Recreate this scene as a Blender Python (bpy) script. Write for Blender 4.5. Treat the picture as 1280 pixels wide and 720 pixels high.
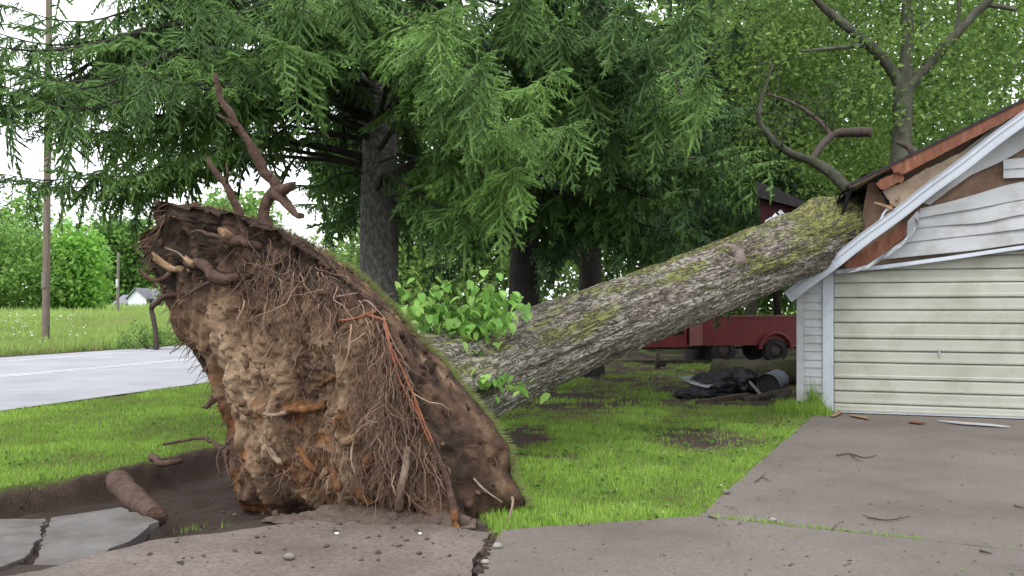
import bpy, bmesh, math, random
import numpy as np
from mathutils import Vector, Matrix

# ------------------------------------------------------------------ scene, camera, light
for o in list(bpy.data.objects):
    bpy.data.objects.remove(o, do_unlink=True)
SC = bpy.context.scene
COL = SC.collection
R = math.radians
random.seed(11)
RNG = np.random.default_rng(11)
FOC, CAMH, HOR = 1200.0, 1.6, 385.0          # focal length and horizon in photo pixels, eye height in metres

cam_data = bpy.data.cameras.new("camera")
cam = bpy.data.objects.new("camera", cam_data)
COL.objects.link(cam)
cam.location = (0, 0, CAMH)
cam.rotation_euler = (R(90), 0, 0)
cam_data.sensor_width = 36.0
cam_data.lens = 36.0 * FOC / 1280.0
cam_data.shift_y = (HOR - 360.0) / 1280.0
cam_data.clip_end = 3000.0
cam_data.clip_start = 0.05
SC.camera = cam

SUN_EL, SUN_AZ = R(58), R(205)               # azimuth clockwise from +Y
world = bpy.data.worlds.new("World")
SC.world = world
world.use_nodes = True
nt = world.node_tree
nt.nodes.clear()
w_out = nt.nodes.new("ShaderNodeOutputWorld")
w_bg = nt.nodes.new("ShaderNodeBackground")
w_sky = nt.nodes.new("ShaderNodeTexSky")
w_sky.sky_type = 'NISHITA'
w_sky.sun_disc = False
w_sky.sun_elevation = SUN_EL
w_sky.sun_rotation = SUN_AZ
w_sky.air_density = 1.0
w_sky.dust_density = 4.0
w_hs = nt.nodes.new("ShaderNodeHueSaturation")      # overcast: the cloud deck takes the blue out
w_hs.inputs["Saturation"].default_value = 0.16
w_mix = nt.nodes.new("ShaderNodeMix")
w_mix.data_type = 'RGBA'
w_mix.inputs["Factor"].default_value = 0.7
w_mix.inputs["B"].default_value = (9.2, 9.5, 10.0, 1)   # even cloud layer
nt.links.new(w_sky.outputs["Color"], w_hs.inputs["Color"])
nt.links.new(w_hs.outputs["Color"], w_mix.inputs["A"])
nt.links.new(w_mix.outputs["Result"], w_bg.inputs["Color"])
w_bg.inputs["Strength"].default_value = 0.15
nt.links.new(w_bg.outputs["Background"], w_out.inputs["Surface"])

sun_data = bpy.data.lights.new("sun", 'SUN')
sun_data.energy = 0.95
sun_data.angle = R(22)
sun_data.color = (1.0, 0.96, 0.9)
sun = bpy.data.objects.new("sun", sun_data)
COL.objects.link(sun)
sdir = Vector((math.sin(SUN_AZ) * math.cos(SUN_EL), math.cos(SUN_AZ) * math.cos(SUN_EL), math.sin(SUN_EL)))
sun.rotation_euler = sdir.to_track_quat('Z', 'Y').to_euler()
sun.location = sdir * 60

SC.view_settings.view_transform = 'Standard'
SC.view_settings.look = 'None'
SC.view_settings.exposure = 0.95
SC.view_settings.gamma = 1.0
SC.view_settings.use_curve_mapping = False
SC.cycles.max_bounces = 6
SC.cycles.transparent_max_bounces = 4
SC.cycles.diffuse_bounces = 3
SC.cycles.glossy_bounces = 2
SC.cycles.transmission_bounces = 3

# ------------------------------------------------------------------ measuring helpers
def U(px, py, d):
    """point at depth d that the photograph shows at (px, py)"""
    return np.array([(px - 640) / FOC * d, d, CAMH - (py - HOR) / FOC * d])
def G(px, py, z=0.0):
    d = (CAMH - z) * FOC / (py - HOR)
    return np.array([(px - 640) / FOC * d, d, z])
def norm(v):
    v = np.asarray(v, float)
    return v / (np.linalg.norm(v, axis=-1, keepdims=True) + 1e-12)

def _hash(ix, iy, iz, seed):
    n = (ix * 374761393 + iy * 668265263 + iz * 1274126177 + seed * 2654435761) & 0xFFFFFFFF
    n = ((n ^ (n >> 13)) * 1274126177) & 0xFFFFFFFF
    n = ((n ^ (n >> 16)) * 2246822519) & 0xFFFFFFFF
    return ((n ^ (n >> 15)) & 0xFFFFFF) / float(0xFFFFFF) * 2 - 1
def vnoise(p, seed=0):
    p = np.asarray(p, float)
    i = np.floor(p).astype(np.int64)
    f = p - i
    f = f * f * f * (f * (f * 6 - 15) + 10)
    x, y, z = i[:, 0], i[:, 1], i[:, 2]
    r = 0
    for dx in (0, 1):
        wx = f[:, 0] if dx else 1 - f[:, 0]
        for dy in (0, 1):
            wy = f[:, 1] if dy else 1 - f[:, 1]
            for dz in (0, 1):
                wz = f[:, 2] if dz else 1 - f[:, 2]
                r = r + wx * wy * wz * _hash(x + dx, y + dy, z + dz, seed)
    return r
def fbm(p, oct=4, seed=0, gain=0.5):
    p = np.asarray(p, float)
    a, s, t = 1.0, 0, 0
    for o in range(oct):
        s = s + a * vnoise(p, seed + o * 17)
        t += a
        p = p * 2.03 + 11.3
        a *= gain
    return s / t
def fbm2(x, y, scale, oct=4, seed=0):
    return fbm(np.stack([x * scale, y * scale, np.full_like(x, 0.37)], 1), oct, seed)
def smooth(e0, e1, x):
    t = np.clip((x - e0) / (e1 - e0), 0, 1)
    return t * t * (3 - 2 * t)
def inpoly(x, y, poly):
    poly = np.asarray(poly, float)
    ins = np.zeros(len(x), bool)
    n = len(poly)
    for i in range(n):
        x0, y0 = poly[i][:2]; x1, y1 = poly[(i + 1) % n][:2]
        c = ((y0 > y) != (y1 > y)) & (x < (x1 - x0) * (y - y0) / (y1 - y0 + 1e-12) + x0)
        ins ^= c
    return ins
def polydist(x, y, poly):
    """signed distance, positive inside"""
    poly = np.asarray(poly, float)[:, :2]
    d = np.full(len(x), 1e9)
    n = len(poly)
    for i in range(n):
        a, b = poly[i], poly[(i + 1) % n]
        ab = b - a
        t = np.clip(((x - a[0]) * ab[0] + (y - a[1]) * ab[1]) / (ab @ ab + 1e-12), 0, 1)
        d = np.minimum(d, np.hypot(x - a[0] - t * ab[0], y - a[1] - t * ab[1]))
    return np.where(inpoly(x, y, poly), d, -d)
def resample(pts, n):
    pts = np.asarray(pts, float)
    s = np.concatenate([[0], np.cumsum(np.linalg.norm(np.diff(pts, axis=0), axis=1))])
    t = np.linspace(0, s[-1], n)
    return np.stack([np.interp(t, s, pts[:, k]) for k in range(pts.shape[1])], 1)
def curve(pts, n):
    """smooth Catmull-Rom curve through pts"""
    pts = np.asarray(pts, float)
    if len(pts) < 3:
        return resample(pts, n)
    P = np.vstack([2 * pts[0] - pts[1], pts, 2 * pts[-1] - pts[-2]])
    out = []
    for i in range(1, len(P) - 2):
        for t in np.linspace(0, 1, 8, endpoint=False):
            a, b, c, d = P[i - 1], P[i], P[i + 1], P[i + 2]
            out.append(0.5 * (2 * b + (c - a) * t + (2 * a - 5 * b + 4 * c - d) * t * t + (3 * b - a - 3 * c + d) * t ** 3))
    out.append(pts[-1])
    return resample(out, n)

def jit(n, amp, freq=0.35):
    s = RNG.uniform(0, 99)
    return 1 + amp * 1.8 * fbm(np.stack([np.arange(n) * freq + s, np.full(n, s), np.zeros(n)], 1), 2, 7)

# ------------------------------------------------------------------ mesh helpers
class MB:
    """collects triangles and quads into one mesh"""
    def __init__(s):
        s.v = []; s.q = []; s.t = []; s.n = 0; s.at = {}
    def add(s, v, q=None, t=None, **at):
        v = np.asarray(v, float).reshape(-1, 3)
        if q is not None and len(q): s.q.append(np.asarray(q, np.int64).reshape(-1, 4) + s.n)
        if t is not None and len(t): s.t.append(np.asarray(t, np.int64).reshape(-1, 3) + s.n)
        for k in set(list(s.at) + list(at)):
            val = at.get(k, 0.0)
            arr = np.broadcast_to(np.asarray(val, float), (len(v),))
            s.at.setdefault(k, [np.zeros(s.n)] if s.n else []).append(arr)
        s.v.append(v); s.n += len(v)
        return s
    def box(s, lo, hi, fr=None):
        x0, y0, z0 = lo; x1, y1, z1 = hi
        v = np.array([(x0,y0,z0),(x1,y0,z0),(x1,y1,z0),(x0,y1,z0),(x0,y0,z1),(x1,y0,z1),(x1,y1,z1),(x0,y1,z1)], float)
        if fr is not None: v = fr(v)
        return s.add(v, [(0,3,2,1),(4,5,6,7),(0,1,5,4),(1,2,6,5),(2,3,7,6),(3,0,4,7)])
    def beam(s, a, b, w, h, up=(0, 0, 1)):
        a = np.asarray(a, float); b = np.asarray(b, float)
        d = norm(b - a); side = norm(np.cross(d, up)); u = np.cross(side, d)
        v = [p + side * sx * w / 2 + u * sz * h / 2 for p in (a, b) for sx, sz in ((-1,-1),(1,-1),(1,1),(-1,1))]
        return s.add(v, [(3,2,1,0),(4,5,6,7),(0,1,5,4),(1,2,6,5),(2,3,7,6),(3,0,4,7)])
    def tube(s, pts, rad, sides=6, rough=0.0, cap=True, jag=0.0, **at):
        pts = np.asarray(pts, float); n = len(pts)
        rad = np.broadcast_to(np.asarray(rad, float), (n,)) if np.ndim(rad) == 0 else np.asarray(rad, float)
        T = norm(np.gradient(pts, axis=0))
        ref = np.array([0, 0, 1.0]) if abs(T[0][2]) < 0.9 else np.array([1.0, 0, 0])
        x = norm(np.cross(T[0], ref)); X = np.zeros((n, 3))
        for i in range(n):
            x = norm(x - T[i] * (x @ T[i])); X[i] = x
        Y = np.cross(T, X)
        an = np.linspace(0, 2 * np.pi, sides, endpoint=False)
        v = pts[:, None] + rad[:, None, None] * (np.cos(an)[None, :, None] * X[:, None] + np.sin(an)[None, :, None] * Y[:, None])
        if rough:
            v = v + (rough * rad)[:, None, None] * norm(v - pts[:, None]) * RNG.normal(size=(n, sides, 1))
        if jag:                              # splintered end
            v[-1] += T[-1] * (rad[-1] * RNG.uniform(-0.6, jag, (sides, 1)))
        i = np.arange(n - 1)[:, None] * sides; j = np.arange(sides)[None]; k = (j + 1) % sides
        q = np.stack([i + j, i + k, i + sides + k, i + sides + j], -1).reshape(-1, 4)
        V = v.reshape(-1, 3); tt = None
        if cap:
            V = np.vstack([V, pts[:1], pts[-1:]]); b = n * sides
            jj = np.arange(sides); kk = (jj + 1) % sides
            tt = np.vstack([np.stack([np.full(sides, b), kk, jj], 1), np.stack([np.full(sides, b + 1), jj + (n - 1) * sides, kk + (n - 1) * sides], 1)])
        return s.add(V, q, tt, **at)
    def sheet(s, P, **at):
        """grid of points (a, b, 3)"""
        P = np.asarray(P, float); a, b = P.shape[:2]
        i = np.arange(a - 1)[:, None] * b; j = np.arange(b - 1)[None]
        q = np.stack([i + j, i + j + 1, i + b + j + 1, i + b + j], -1).reshape(-1, 4)
        return s.add(P.reshape(-1, 3), q, **at)
    def prism(s, poly, z0, z1):
        """convex-or-not outline (n,2|3 callables) between two lists of 3-D points"""
        n = len(z0)
        v = np.vstack([z0, z1])
        s.add(v, [(i, (i + 1) % n, n + (i + 1) % n, n + i) for i in range(n)])
        return s
    def build(s, name, mat, parent=None, smoothit=False, kind=None):
        me = bpy.data.meshes.new(name)
        V = np.vstack(s.v) if s.v else np.zeros((0, 3))
        Q = np.vstack(s.q) if s.q else np.zeros((0, 4), np.int64)
        T = np.vstack(s.t) if s.t else np.zeros((0, 3), np.int64)
        me.vertices.add(len(V)); me.vertices.foreach_set("co", V.astype(np.float32).ravel())
        nl = len(Q) * 4 + len(T) * 3
        me.loops.add(nl)
        me.loops.foreach_set("vertex_index", np.concatenate([Q.ravel(), T.ravel()]).astype(np.int32))
        me.polygons.add(len(Q) + len(T))
        st = np.concatenate([np.arange(len(Q)) * 4, len(Q) * 4 + np.arange(len(T)) * 3]).astype(np.int32)
        me.polygons.foreach_set("loop_start", st)
        me.update(calc_edges=True)
        me.polygons.foreach_set("use_smooth", np.full(len(Q) + len(T), bool(smoothit)))
        for k, arrs in s.at.items():
            a = me.attributes.new(k, 'FLOAT', 'POINT')
            arr = np.concatenate(arrs)
            if len(arr) < len(V): arr = np.concatenate([arr, np.zeros(len(V) - len(arr))])
            a.data.foreach_set("value", arr.astype(np.float32))
        if mat: me.materials.append(mat)
        return link(name, me, parent, kind)
def link(name, me, parent=None, kind=None):
    o = bpy.data.objects.new(name, me)
    COL.objects.link(o)
    if parent is not None: o.parent = parent
    if kind: o["kind"] = kind
    return o
def poly_obj(name, front, back, mat, parent=None, kind=None):
    """solid between two matching outlines (concave allowed)"""
    bm = bmesh.new()
    a = [bm.verts.new(p) for p in front]; b = [bm.verts.new(p) for p in back]
    n = len(a)
    bm.faces.new(a); bm.faces.new(b[::-1])
    for i in range(n):
        bm.faces.new((a[i], b[i], b[(i + 1) % n], a[(i + 1) % n]))
    bmesh.ops.recalc_face_normals(bm, faces=bm.faces)
    bmesh.ops.triangulate(bm, faces=[f for f in bm.faces if len(f.verts) > 4])
    me = bpy.data.meshes.new(name); bm.to_mesh(me); bm.free()
    if mat: me.materials.append(mat)
    return link(name, me, parent, kind)
def tag(o, label, cat, group=None, kind=None):
    o["label"] = label; o["category"] = cat
    if group: o["group"] = group
    if kind: o["kind"] = kind
    return o
def thing(name, loc, label, cat, group=None):
    o = bpy.data.objects.new(name, None)
    COL.objects.link(o)
    o.empty_display_size = 0.3
    # parts are written in world coordinates, so the Empty stands at the base and its parts are shifted back
    o.location = loc
    return tag(o, label, cat, group, "thing")
def settle(root):
    """parts were built in world space: keep them there under the Empty"""
    inv = Matrix.Translation(-root.location)
    for c in root.children:
        c.matrix_parent_inverse = inv

# ------------------------------------------------------------------ materials
def _n(t, k): return t.nodes.new("ShaderNode" + k)
def ramp(t, stops):
    r = _n(t, "ValToRGB")
    e = r.color_ramp.elements
    while len(e) < len(stops): e.new(0.5)
    for k, (p, c) in enumerate(stops):
        e[k].position = p; e[k].color = (*c, 1)
    return r
def newmat(name):
    m = bpy.data.materials.new(name); m.use_nodes = True
    t = m.node_tree
    b = t.nodes["Principled BSDF"]
    b.inputs["Specular IOR Level"].default_value = 0.25
    return m, t, b
def noise_node(t, scale, detail=6, rough=0.6, stretch=None, coord="Object"):
    c = _n(t, "TexCoord"); nz = _n(t, "TexNoise")
    nz.inputs["Scale"].default_value = scale
    nz.inputs["Detail"].default_value = detail
    nz.inputs["Roughness"].default_value = rough
    if stretch:
        mp = _n(t, "Mapping"); mp.inputs["Scale"].default_value = stretch
        t.links.new(c.outputs[coord], mp.inputs["Vector"]); t.links.new(mp.outputs["Vector"], nz.inputs["Vector"])
    else:
        t.links.new(c.outputs[coord], nz.inputs["Vector"])
    return nz
def mat_noise(name, stops, scale=4, detail=8, rough=0.8, bump=0.0, bscale=30, bdist=0.02, stretch=None, spec=0.25, dirt=None, metal=0.0):
    """colour from a noise ramp, fine relief from a second noise; dirt=(colour, scale, lo, hi) overlays blotches"""
    m, t, b = newmat(name)
    nz = noise_node(t, scale, detail, 0.62, stretch)
    r = ramp(t, stops)
    t.links.new(nz.outputs["Fac"], r.inputs["Fac"])
    out = r.outputs["Color"]
    if dirt:
        dc, ds, lo, hi = dirt
        dn = noise_node(t, ds, 7, 0.65)
        mr = _n(t, "MapRange"); mr.inputs["From Min"].default_value = lo; mr.inputs["From Max"].default_value = hi
        t.links.new(dn.outputs["Fac"], mr.inputs["Value"])
        mx = _n(t, "Mix"); mx.data_type = 'RGBA'; mx.inputs["B"].default_value = (*dc, 1)
        t.links.new(mr.outputs["Result"], mx.inputs["Factor"]); t.links.new(out, mx.inputs["A"])
        out = mx.outputs["Result"]
    t.links.new(out, b.inputs["Base Color"])
    b.inputs["Roughness"].default_value = rough
    b.inputs["Specular IOR Level"].default_value = spec
    b.inputs["Metallic"].default_value = metal
    if bump:
        bn = noise_node(t, bscale, 6, 0.65, stretch)
        bp = _n(t, "Bump"); bp.inputs["Strength"].default_value = bump; bp.inputs["Distance"].default_value = bdist
        t.links.new(bn.outputs["Fac"], bp.inputs["Height"]); t.links.new(bp.outputs["Normal"], b.inputs["Normal"])
    return m
def mat_leaf(name, stops, trans=0.35, rough=0.55, tcol=None):
    """foliage: colour by the leaf's own 'tint', some light passes through"""
    m, t, b = newmat(name)
    a = _n(t, "Attribute"); a.attribute_name = "tint"
    r = ramp(t, stops)
    t.links.new(a.outputs["Fac"], r.inputs["Fac"])
    t.links.new(r.outputs["Color"], b.inputs["Base Color"])
    b.inputs["Roughness"].default_value = rough
    b.inputs["Specular IOR Level"].default_value = 0.2
    tr = _n(t, "BsdfTranslucent")
    hs = _n(t, "HueSaturation"); hs.inputs["Value"].default_value = 1.25; hs.inputs["Hue"].default_value = 0.485
    t.links.new(r.outputs["Color"], hs.inputs["Color"]); t.links.new(hs.outputs["Color"], tr.inputs["Color"])
    mx = _n(t, "MixShader"); mx.inputs["Fac"].default_value = trans
    o = t.nodes["Material Output"]
    t.links.new(b.outputs["BSDF"], mx.inputs[1]); t.links.new(tr.outputs["BSDF"], mx.inputs[2])
    t.links.new(mx.outputs["Shader"], o.inputs["Surface"])
    return m
def mat_attr(name, attr, stops, rough=0.85, nscale=20, namp=0.25, bump=0.4, bscale=60, bdist=0.015, stretch=None):
    """colour ramp driven by a vertex attribute plus noise"""
    m, t, b = newmat(name)
    a = _n(t, "Attribute"); a.attribute_name = attr
    nz = noise_node(t, nscale, 8, 0.65, stretch)
    ma = _n(t, "Math"); ma.operation = 'MULTIPLY_ADD'
    sb = _n(t, "Math"); sb.operation = 'SUBTRACT'; sb.inputs[1].default_value = 0.5
    t.links.new(nz.outputs["Fac"], sb.inputs[0])
    t.links.new(sb.outputs[0], ma.inputs[0]); ma.inputs[1].default_value = namp * 2
    t.links.new(a.outputs["Fac"], ma.inputs[2])
    r = ramp(t, stops)
    t.links.new(ma.outputs[0], r.inputs["Fac"])
    t.links.new(r.outputs["Color"], b.inputs["Base Color"])
    b.inputs["Roughness"].default_value = rough
    if bump:
        bn = noise_node(t, bscale, 6, 0.65, stretch)
        bp = _n(t, "Bump"); bp.inputs["Strength"].default_value = bump; bp.inputs["Distance"].default_value = bdist
        t.links.new(bn.outputs["Fac"], bp.inputs["Height"]); t.links.new(bp.outputs["Normal"], b.inputs["Normal"])
    return m
MAT = {}
def mm(name, *a, **k):
    MAT[name] = mat_noise(name, *a, **k); return MAT[name]
mm("asphalt", [(0.3, (0.225, 0.227, 0.252)), (0.7, (0.28, 0.282, 0.305))], 1.2, rough=0.8, bump=0.2, bscale=60, dirt=((0.19, 0.19, 0.21), 0.5, 0.45, 0.75))
mm("paint_white", [(0.35, (0.40, 0.40, 0.40)), (0.7, (0.58, 0.58, 0.57))], 3, rough=0.6)
mm("concrete", [(0.28, (0.090, 0.075, 0.066)), (0.45, (0.124, 0.105, 0.094)), (0.58, (0.138, 0.118, 0.106)), (0.74, (0.178, 0.155, 0.142))], 42, 10, rough=0.65, bump=0.7, bscale=120, bdist=0.008, spec=0.22,
   dirt=((0.074, 0.060, 0.051), 0.42, 0.45, 0.74))
mm("concrete_grey", [(0.25, (0.078, 0.072, 0.068)), (0.75, (0.135, 0.127, 0.121))], 3.5, 12, rough=0.75, bump=0.8, bscale=90, bdist=0.008,
   dirt=((0.06, 0.045, 0.037), 2.4, 0.46, 0.72))
mm("concrete_muddy", [(0.3, (0.085, 0.066, 0.056)), (0.5, (0.135, 0.110, 0.097)), (0.72, (0.185, 0.155, 0.138))], 28, 12, rough=0.8, bump=0.9, bscale=60, bdist=0.012,
   dirt=((0.065, 0.048, 0.039), 0.9, 0.40, 0.72))
mm("vinyl", [(0.3, (0.33, 0.338, 0.35)), (0.7, (0.40, 0.408, 0.425))], 2.2, rough=0.5, bump=0.1, bscale=12, stretch=(1, 1, 4), dirt=((0.22, 0.215, 0.19), 2.6, 0.48, 0.85))
mm("trim_white", [(0.3, (0.36, 0.39, 0.44)), (0.7, (0.43, 0.46, 0.51))], 2, rough=0.45, dirt=((0.26, 0.26, 0.255), 6, 0.5, 0.9))
mm("door_cream", [(0.3, (0.282, 0.292, 0.240)), (0.7, (0.350, 0.358, 0.312))], 0.9, rough=0.5, bump=0.25, bscale=3, bdist=0.03, dirt=((0.20, 0.21, 0.145), 1.6, 0.46, 0.8))
mm("wood_red", [(0.25, (0.085, 0.034, 0.022)), (0.55, (0.175, 0.072, 0.044)), (0.8, (0.28, 0.135, 0.085))], 3, rough=0.85, bump=0.5, bscale=25, stretch=(4, 4, 1.2))
mm("sheathing", [(0.3, (0.11, 0.068, 0.045)), (0.7, (0.19, 0.125, 0.088))], 5, rough=0.9, bump=0.4, bscale=40)
mm("plywood", [(0.3, (0.26, 0.19, 0.135)), (0.7, (0.38, 0.30, 0.22))], 4, rough=0.85, bump=0.3, bscale=30, dirt=((0.16, 0.11, 0.08), 3, 0.5, 0.75))
mm("shingle", [(0.3, (0.018, 0.016, 0.018)), (0.7, (0.05, 0.045, 0.045))], 14, rough=0.9, bump=0.8, bscale=80)
mm("tar_paper", [(0.3, (0.010, 0.010, 0.012)), (0.7, (0.022, 0.022, 0.024))], 9, rough=0.8, bump=0.6, bscale=15, bdist=0.04)
mm("flashing", [(0.3, (0.22, 0.23, 0.25)), (0.7, (0.38, 0.39, 0.41))], 6, rough=0.45, metal=0.4, bump=0.6, bscale=14, bdist=0.03)
mm("dark_wood", [(0.3, (0.035, 0.026, 0.022)), (0.7, (0.085, 0.065, 0.055))], 5, rough=0.9, bump=0.6, bscale=30, stretch=(5, 5, 1))
mm("grey_wood", [(0.3, (0.11, 0.095, 0.08)), (0.7, (0.22, 0.195, 0.17))], 5, rough=0.9, bump=0.6, bscale=30, stretch=(5, 5, 1))
mm("pole_wood", [(0.3, (0.10, 0.078, 0.06)), (0.7, (0.20, 0.165, 0.135))], 5, rough=0.9, bump=0.5, bscale=20, stretch=(6, 6, 0.5))
mm("split_wood", [(0.25, (0.13, 0.078, 0.045)), (0.5, (0.26, 0.165, 0.095)), (0.8, (0.42, 0.30, 0.19))], 14, rough=0.9, bump=1.0, bscale=60, bdist=0.02)
mm("root_wood", [(0.25, (0.036, 0.021, 0.016)), (0.5, (0.085, 0.050, 0.037)), (0.8, (0.165, 0.108, 0.083))], 14, 10, rough=0.92, bump=1.0, bscale=55, bdist=0.03)
mm("root_pale", [(0.3, (0.15, 0.105, 0.075)), (0.7, (0.29, 0.22, 0.165))], 12, rough=0.88, bump=0.8, bscale=60)
mm("root_orange", [(0.3, (0.13, 0.045, 0.024)), (0.7, (0.27, 0.105, 0.058))], 16, rough=0.85, bump=0.6, bscale=60)
mm("rotten_wood", [(0.25, (0.085, 0.038, 0.018)), (0.55, (0.19, 0.085, 0.032)), (0.8, (0.31, 0.165, 0.07))], 18, 10, rough=0.92, bump=1.0, bscale=60, bdist=0.03)
mm("soil", [(0.25, (0.022, 0.015, 0.012)), (0.5, (0.05, 0.035, 0.027)), (0.8, (0.10, 0.072, 0.055))], 6, rough=0.95, bump=1.0, bscale=40, bdist=0.03)
mm("soil_dry", [(0.25, (0.06, 0.042, 0.033)), (0.5, (0.098, 0.071, 0.057)), (0.8, (0.14, 0.106, 0.088))], 12, 12, rough=0.95, bump=1.0, bscale=40, bdist=0.03)
mm("red_paint", [(0.3, (0.095, 0.010, 0.013)), (0.7, (0.155, 0.019, 0.022))], 3, rough=0.5, spec=0.35, dirt=((0.055, 0.012, 0.011), 5, 0.5, 0.8))
mm("red_faded", [(0.3, (0.15, 0.055, 0.05)), (0.7, (0.22, 0.09, 0.08))], 4, rough=0.6)
mm("rubber", [(0.3, (0.012, 0.012, 0.013)), (0.7, (0.028, 0.027, 0.027))], 9, rough=0.85, bump=0.3)
mm("black_plastic", [(0.3, (0.010, 0.010, 0.012)), (0.7, (0.022, 0.023, 0.026))], 4, rough=0.35, bump=0.5, bscale=9, bdist=0.05)
mm("steel", [(0.3, (0.28, 0.29, 0.31)), (0.7, (0.45, 0.46, 0.48))], 5, rough=0.4, metal=0.5, bump=0.3, bscale=20)
mm("blue_steel", [(0.3, (0.085, 0.095, 0.125)), (0.7, (0.15, 0.165, 0.21))], 5, rough=0.5, dirt=((0.08, 0.06, 0.05), 6, 0.55, 0.8))
mm("dark_glass", [(0.3, (0.012, 0.014, 0.017)), (0.7, (0.02, 0.022, 0.026))], 2, rough=0.12, spec=0.5)
mm("shed_red", [(0.3, (0.026, 0.006, 0.008)), (0.7, (0.05, 0.012, 0.014))], 4, rough=0.85, bump=0.4, stretch=(6, 6, 1))
mm("house_white", [(0.3, (0.66, 0.70, 0.76)), (0.7, (0.74, 0.78, 0.84))], 1.2, rough=0.6)
mm("house_roof", [(0.3, (0.14, 0.14, 0.16)), (0.7, (0.22, 0.22, 0.25))], 2, rough=0.85)
mm("stone", [(0.3, (0.16, 0.145, 0.13)), (0.7, (0.30, 0.28, 0.26))], 14, rough=0.85, bump=0.4)
mm("spruce_bark", [(0.3, (0.062, 0.057, 0.055)), (0.5, (0.15, 0.14, 0.135)), (0.72, (0.30, 0.285, 0.275))], 20, 12, rough=0.95, bump=1.0, bscale=30, bdist=0.08, stretch=(1, 1, 0.55))
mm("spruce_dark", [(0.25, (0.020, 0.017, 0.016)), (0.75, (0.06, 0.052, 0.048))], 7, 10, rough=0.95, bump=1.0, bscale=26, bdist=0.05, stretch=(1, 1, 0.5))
mm("maple_bark", [(0.25, (0.038, 0.038, 0.028)), (0.5, (0.075, 0.075, 0.056)), (0.8, (0.125, 0.125, 0.10))], 6, 10, rough=0.95, bump=0.8, bscale=30, bdist=0.03, stretch=(1, 1, 0.4))
mm("limb_bark", [(0.25, (0.024, 0.024, 0.017)), (0.5, (0.048, 0.05, 0.034)), (0.8, (0.085, 0.09, 0.06))], 7, 10, rough=0.95, bump=0.9, bscale=30, bdist=0.03)
mm("mossy_log", [(0.3, (0.028, 0.026, 0.018)), (0.7, (0.075, 0.068, 0.045))], 6, rough=0.95, bump=0.9, bscale=26, bdist=0.04, dirt=((0.04, 0.055, 0.016), 3, 0.5, 0.7))
mm("knot_wood", [(0.3, (0.11, 0.075, 0.065)), (0.7, (0.27, 0.215, 0.195))], 10, rough=0.9, bump=1.0, bscale=40, bdist=0.03)
mm("clover_white", [(0.3, (0.7, 0.7, 0.68)), (0.7, (0.82, 0.82, 0.8))], 9, rough=0.7)
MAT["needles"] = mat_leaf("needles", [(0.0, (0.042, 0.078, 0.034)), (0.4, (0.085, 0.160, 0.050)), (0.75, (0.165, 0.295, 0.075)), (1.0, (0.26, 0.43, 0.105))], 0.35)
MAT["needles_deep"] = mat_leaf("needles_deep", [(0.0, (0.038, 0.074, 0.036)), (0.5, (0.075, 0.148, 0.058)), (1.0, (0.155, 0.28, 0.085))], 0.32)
MAT["leaf_maple"] = mat_leaf("leaf_maple", [(0.0, (0.075, 0.135, 0.04)), (0.5, (0.15, 0.255, 0.07)), (1.0, (0.26, 0.39, 0.11))], 0.5)
MAT["leaf_far"] = mat_leaf("leaf_far", [(0.0, (0.06, 0.13, 0.035)), (0.5, (0.115, 0.23, 0.05)), (1.0, (0.19, 0.34, 0.08))], 0.42)
MAT["leaf_bright"] = mat_leaf("leaf_bright", [(0.0, (0.09, 0.24, 0.035)), (0.5, (0.14, 0.34, 0.05)), (1.0, (0.22, 0.43, 0.08))], 0.4)
MAT["leaf_shoot"] = mat_leaf("leaf_shoot", [(0.0, (0.11, 0.24, 0.05)), (0.5, (0.19, 0.38, 0.085)), (1.0, (0.31, 0.50, 0.14))], 0.42)
MAT["grass"] = mat_leaf("grass", [(0.0, (0.21, 0.17, 0.085)), (0.2, (0.125, 0.185, 0.042)), (0.55, (0.185, 0.32, 0.052)), (1.0, (0.285, 0.44, 0.08))], 0.35)
MAT["grass_dry"] = mat_leaf("grass_dry", [(0.0, (0.17, 0.14, 0.075)), (0.5, (0.17, 0.20, 0.07)), (1.0, (0.15, 0.26, 0.055))], 0.3)
MAT["meadow"] = mat_leaf("meadow", [(0.0, (0.30, 0.27, 0.13)), (0.4, (0.22, 0.32, 0.085)), (1.0, (0.31, 0.44, 0.13))], 0.38)
MAT["leaf_shoot_dull"] = mat_leaf("leaf_shoot_dull", [(0.0, (0.06, 0.14, 0.03)), (0.5, (0.11, 0.23, 0.045)), (1.0, (0.18, 0.32, 0.08))], 0.3)

# ------------------------------------------------------------------ ground, road, pavement
def roughen(poly, step=0.08, amp=0.015, seed=3, keep=()):
    out = []
    n = len(poly)
    for i in range(n):
        a = np.asarray(poly[i], float)[:2]; b = np.asarray(poly[(i + 1) % n], float)[:2]
        L = np.linalg.norm(b - a); k = max(1, min(140, int(L / step)))
        nr = np.array([-(b - a)[1], (b - a)[0]]) / (L + 1e-9)
        for j in range(k):
            p = a + (b - a) * j / k
            if i not in keep and j > 0:
                p = p + nr * amp * (fbm(np.array([[p[0] * 4, p[1] * 4, seed]]), 3, seed)[0] * 1.6 + RNG.normal() * 0.3)
            out.append(p)
    return np.array(out)
def g2(px, py): return G(px, py)[:2]
crater = [g2(-160, 640), g2(-60, 622), g2(0, 611), g2(70, 599), g2(140, 588), g2(200, 575), g2(250, 562), g2(300, 552), g2(430, 552), g2(560, 600), g2(600, 640), g2(560, 652),
          g2(430, 642), g2(330, 648), g2(262, 662), g2(205, 676), g2(150, 690), g2(110, 697), g2(170, 668), g2(196, 656), g2(151, 637), g2(62, 646), g2(0, 648), g2(-160, 668)]
churned = crater[:10] + [g2(617, 668), g2(612, 690), np.array([-0.4, 3.0]), np.array([-9.0, 3.0])]
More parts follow.
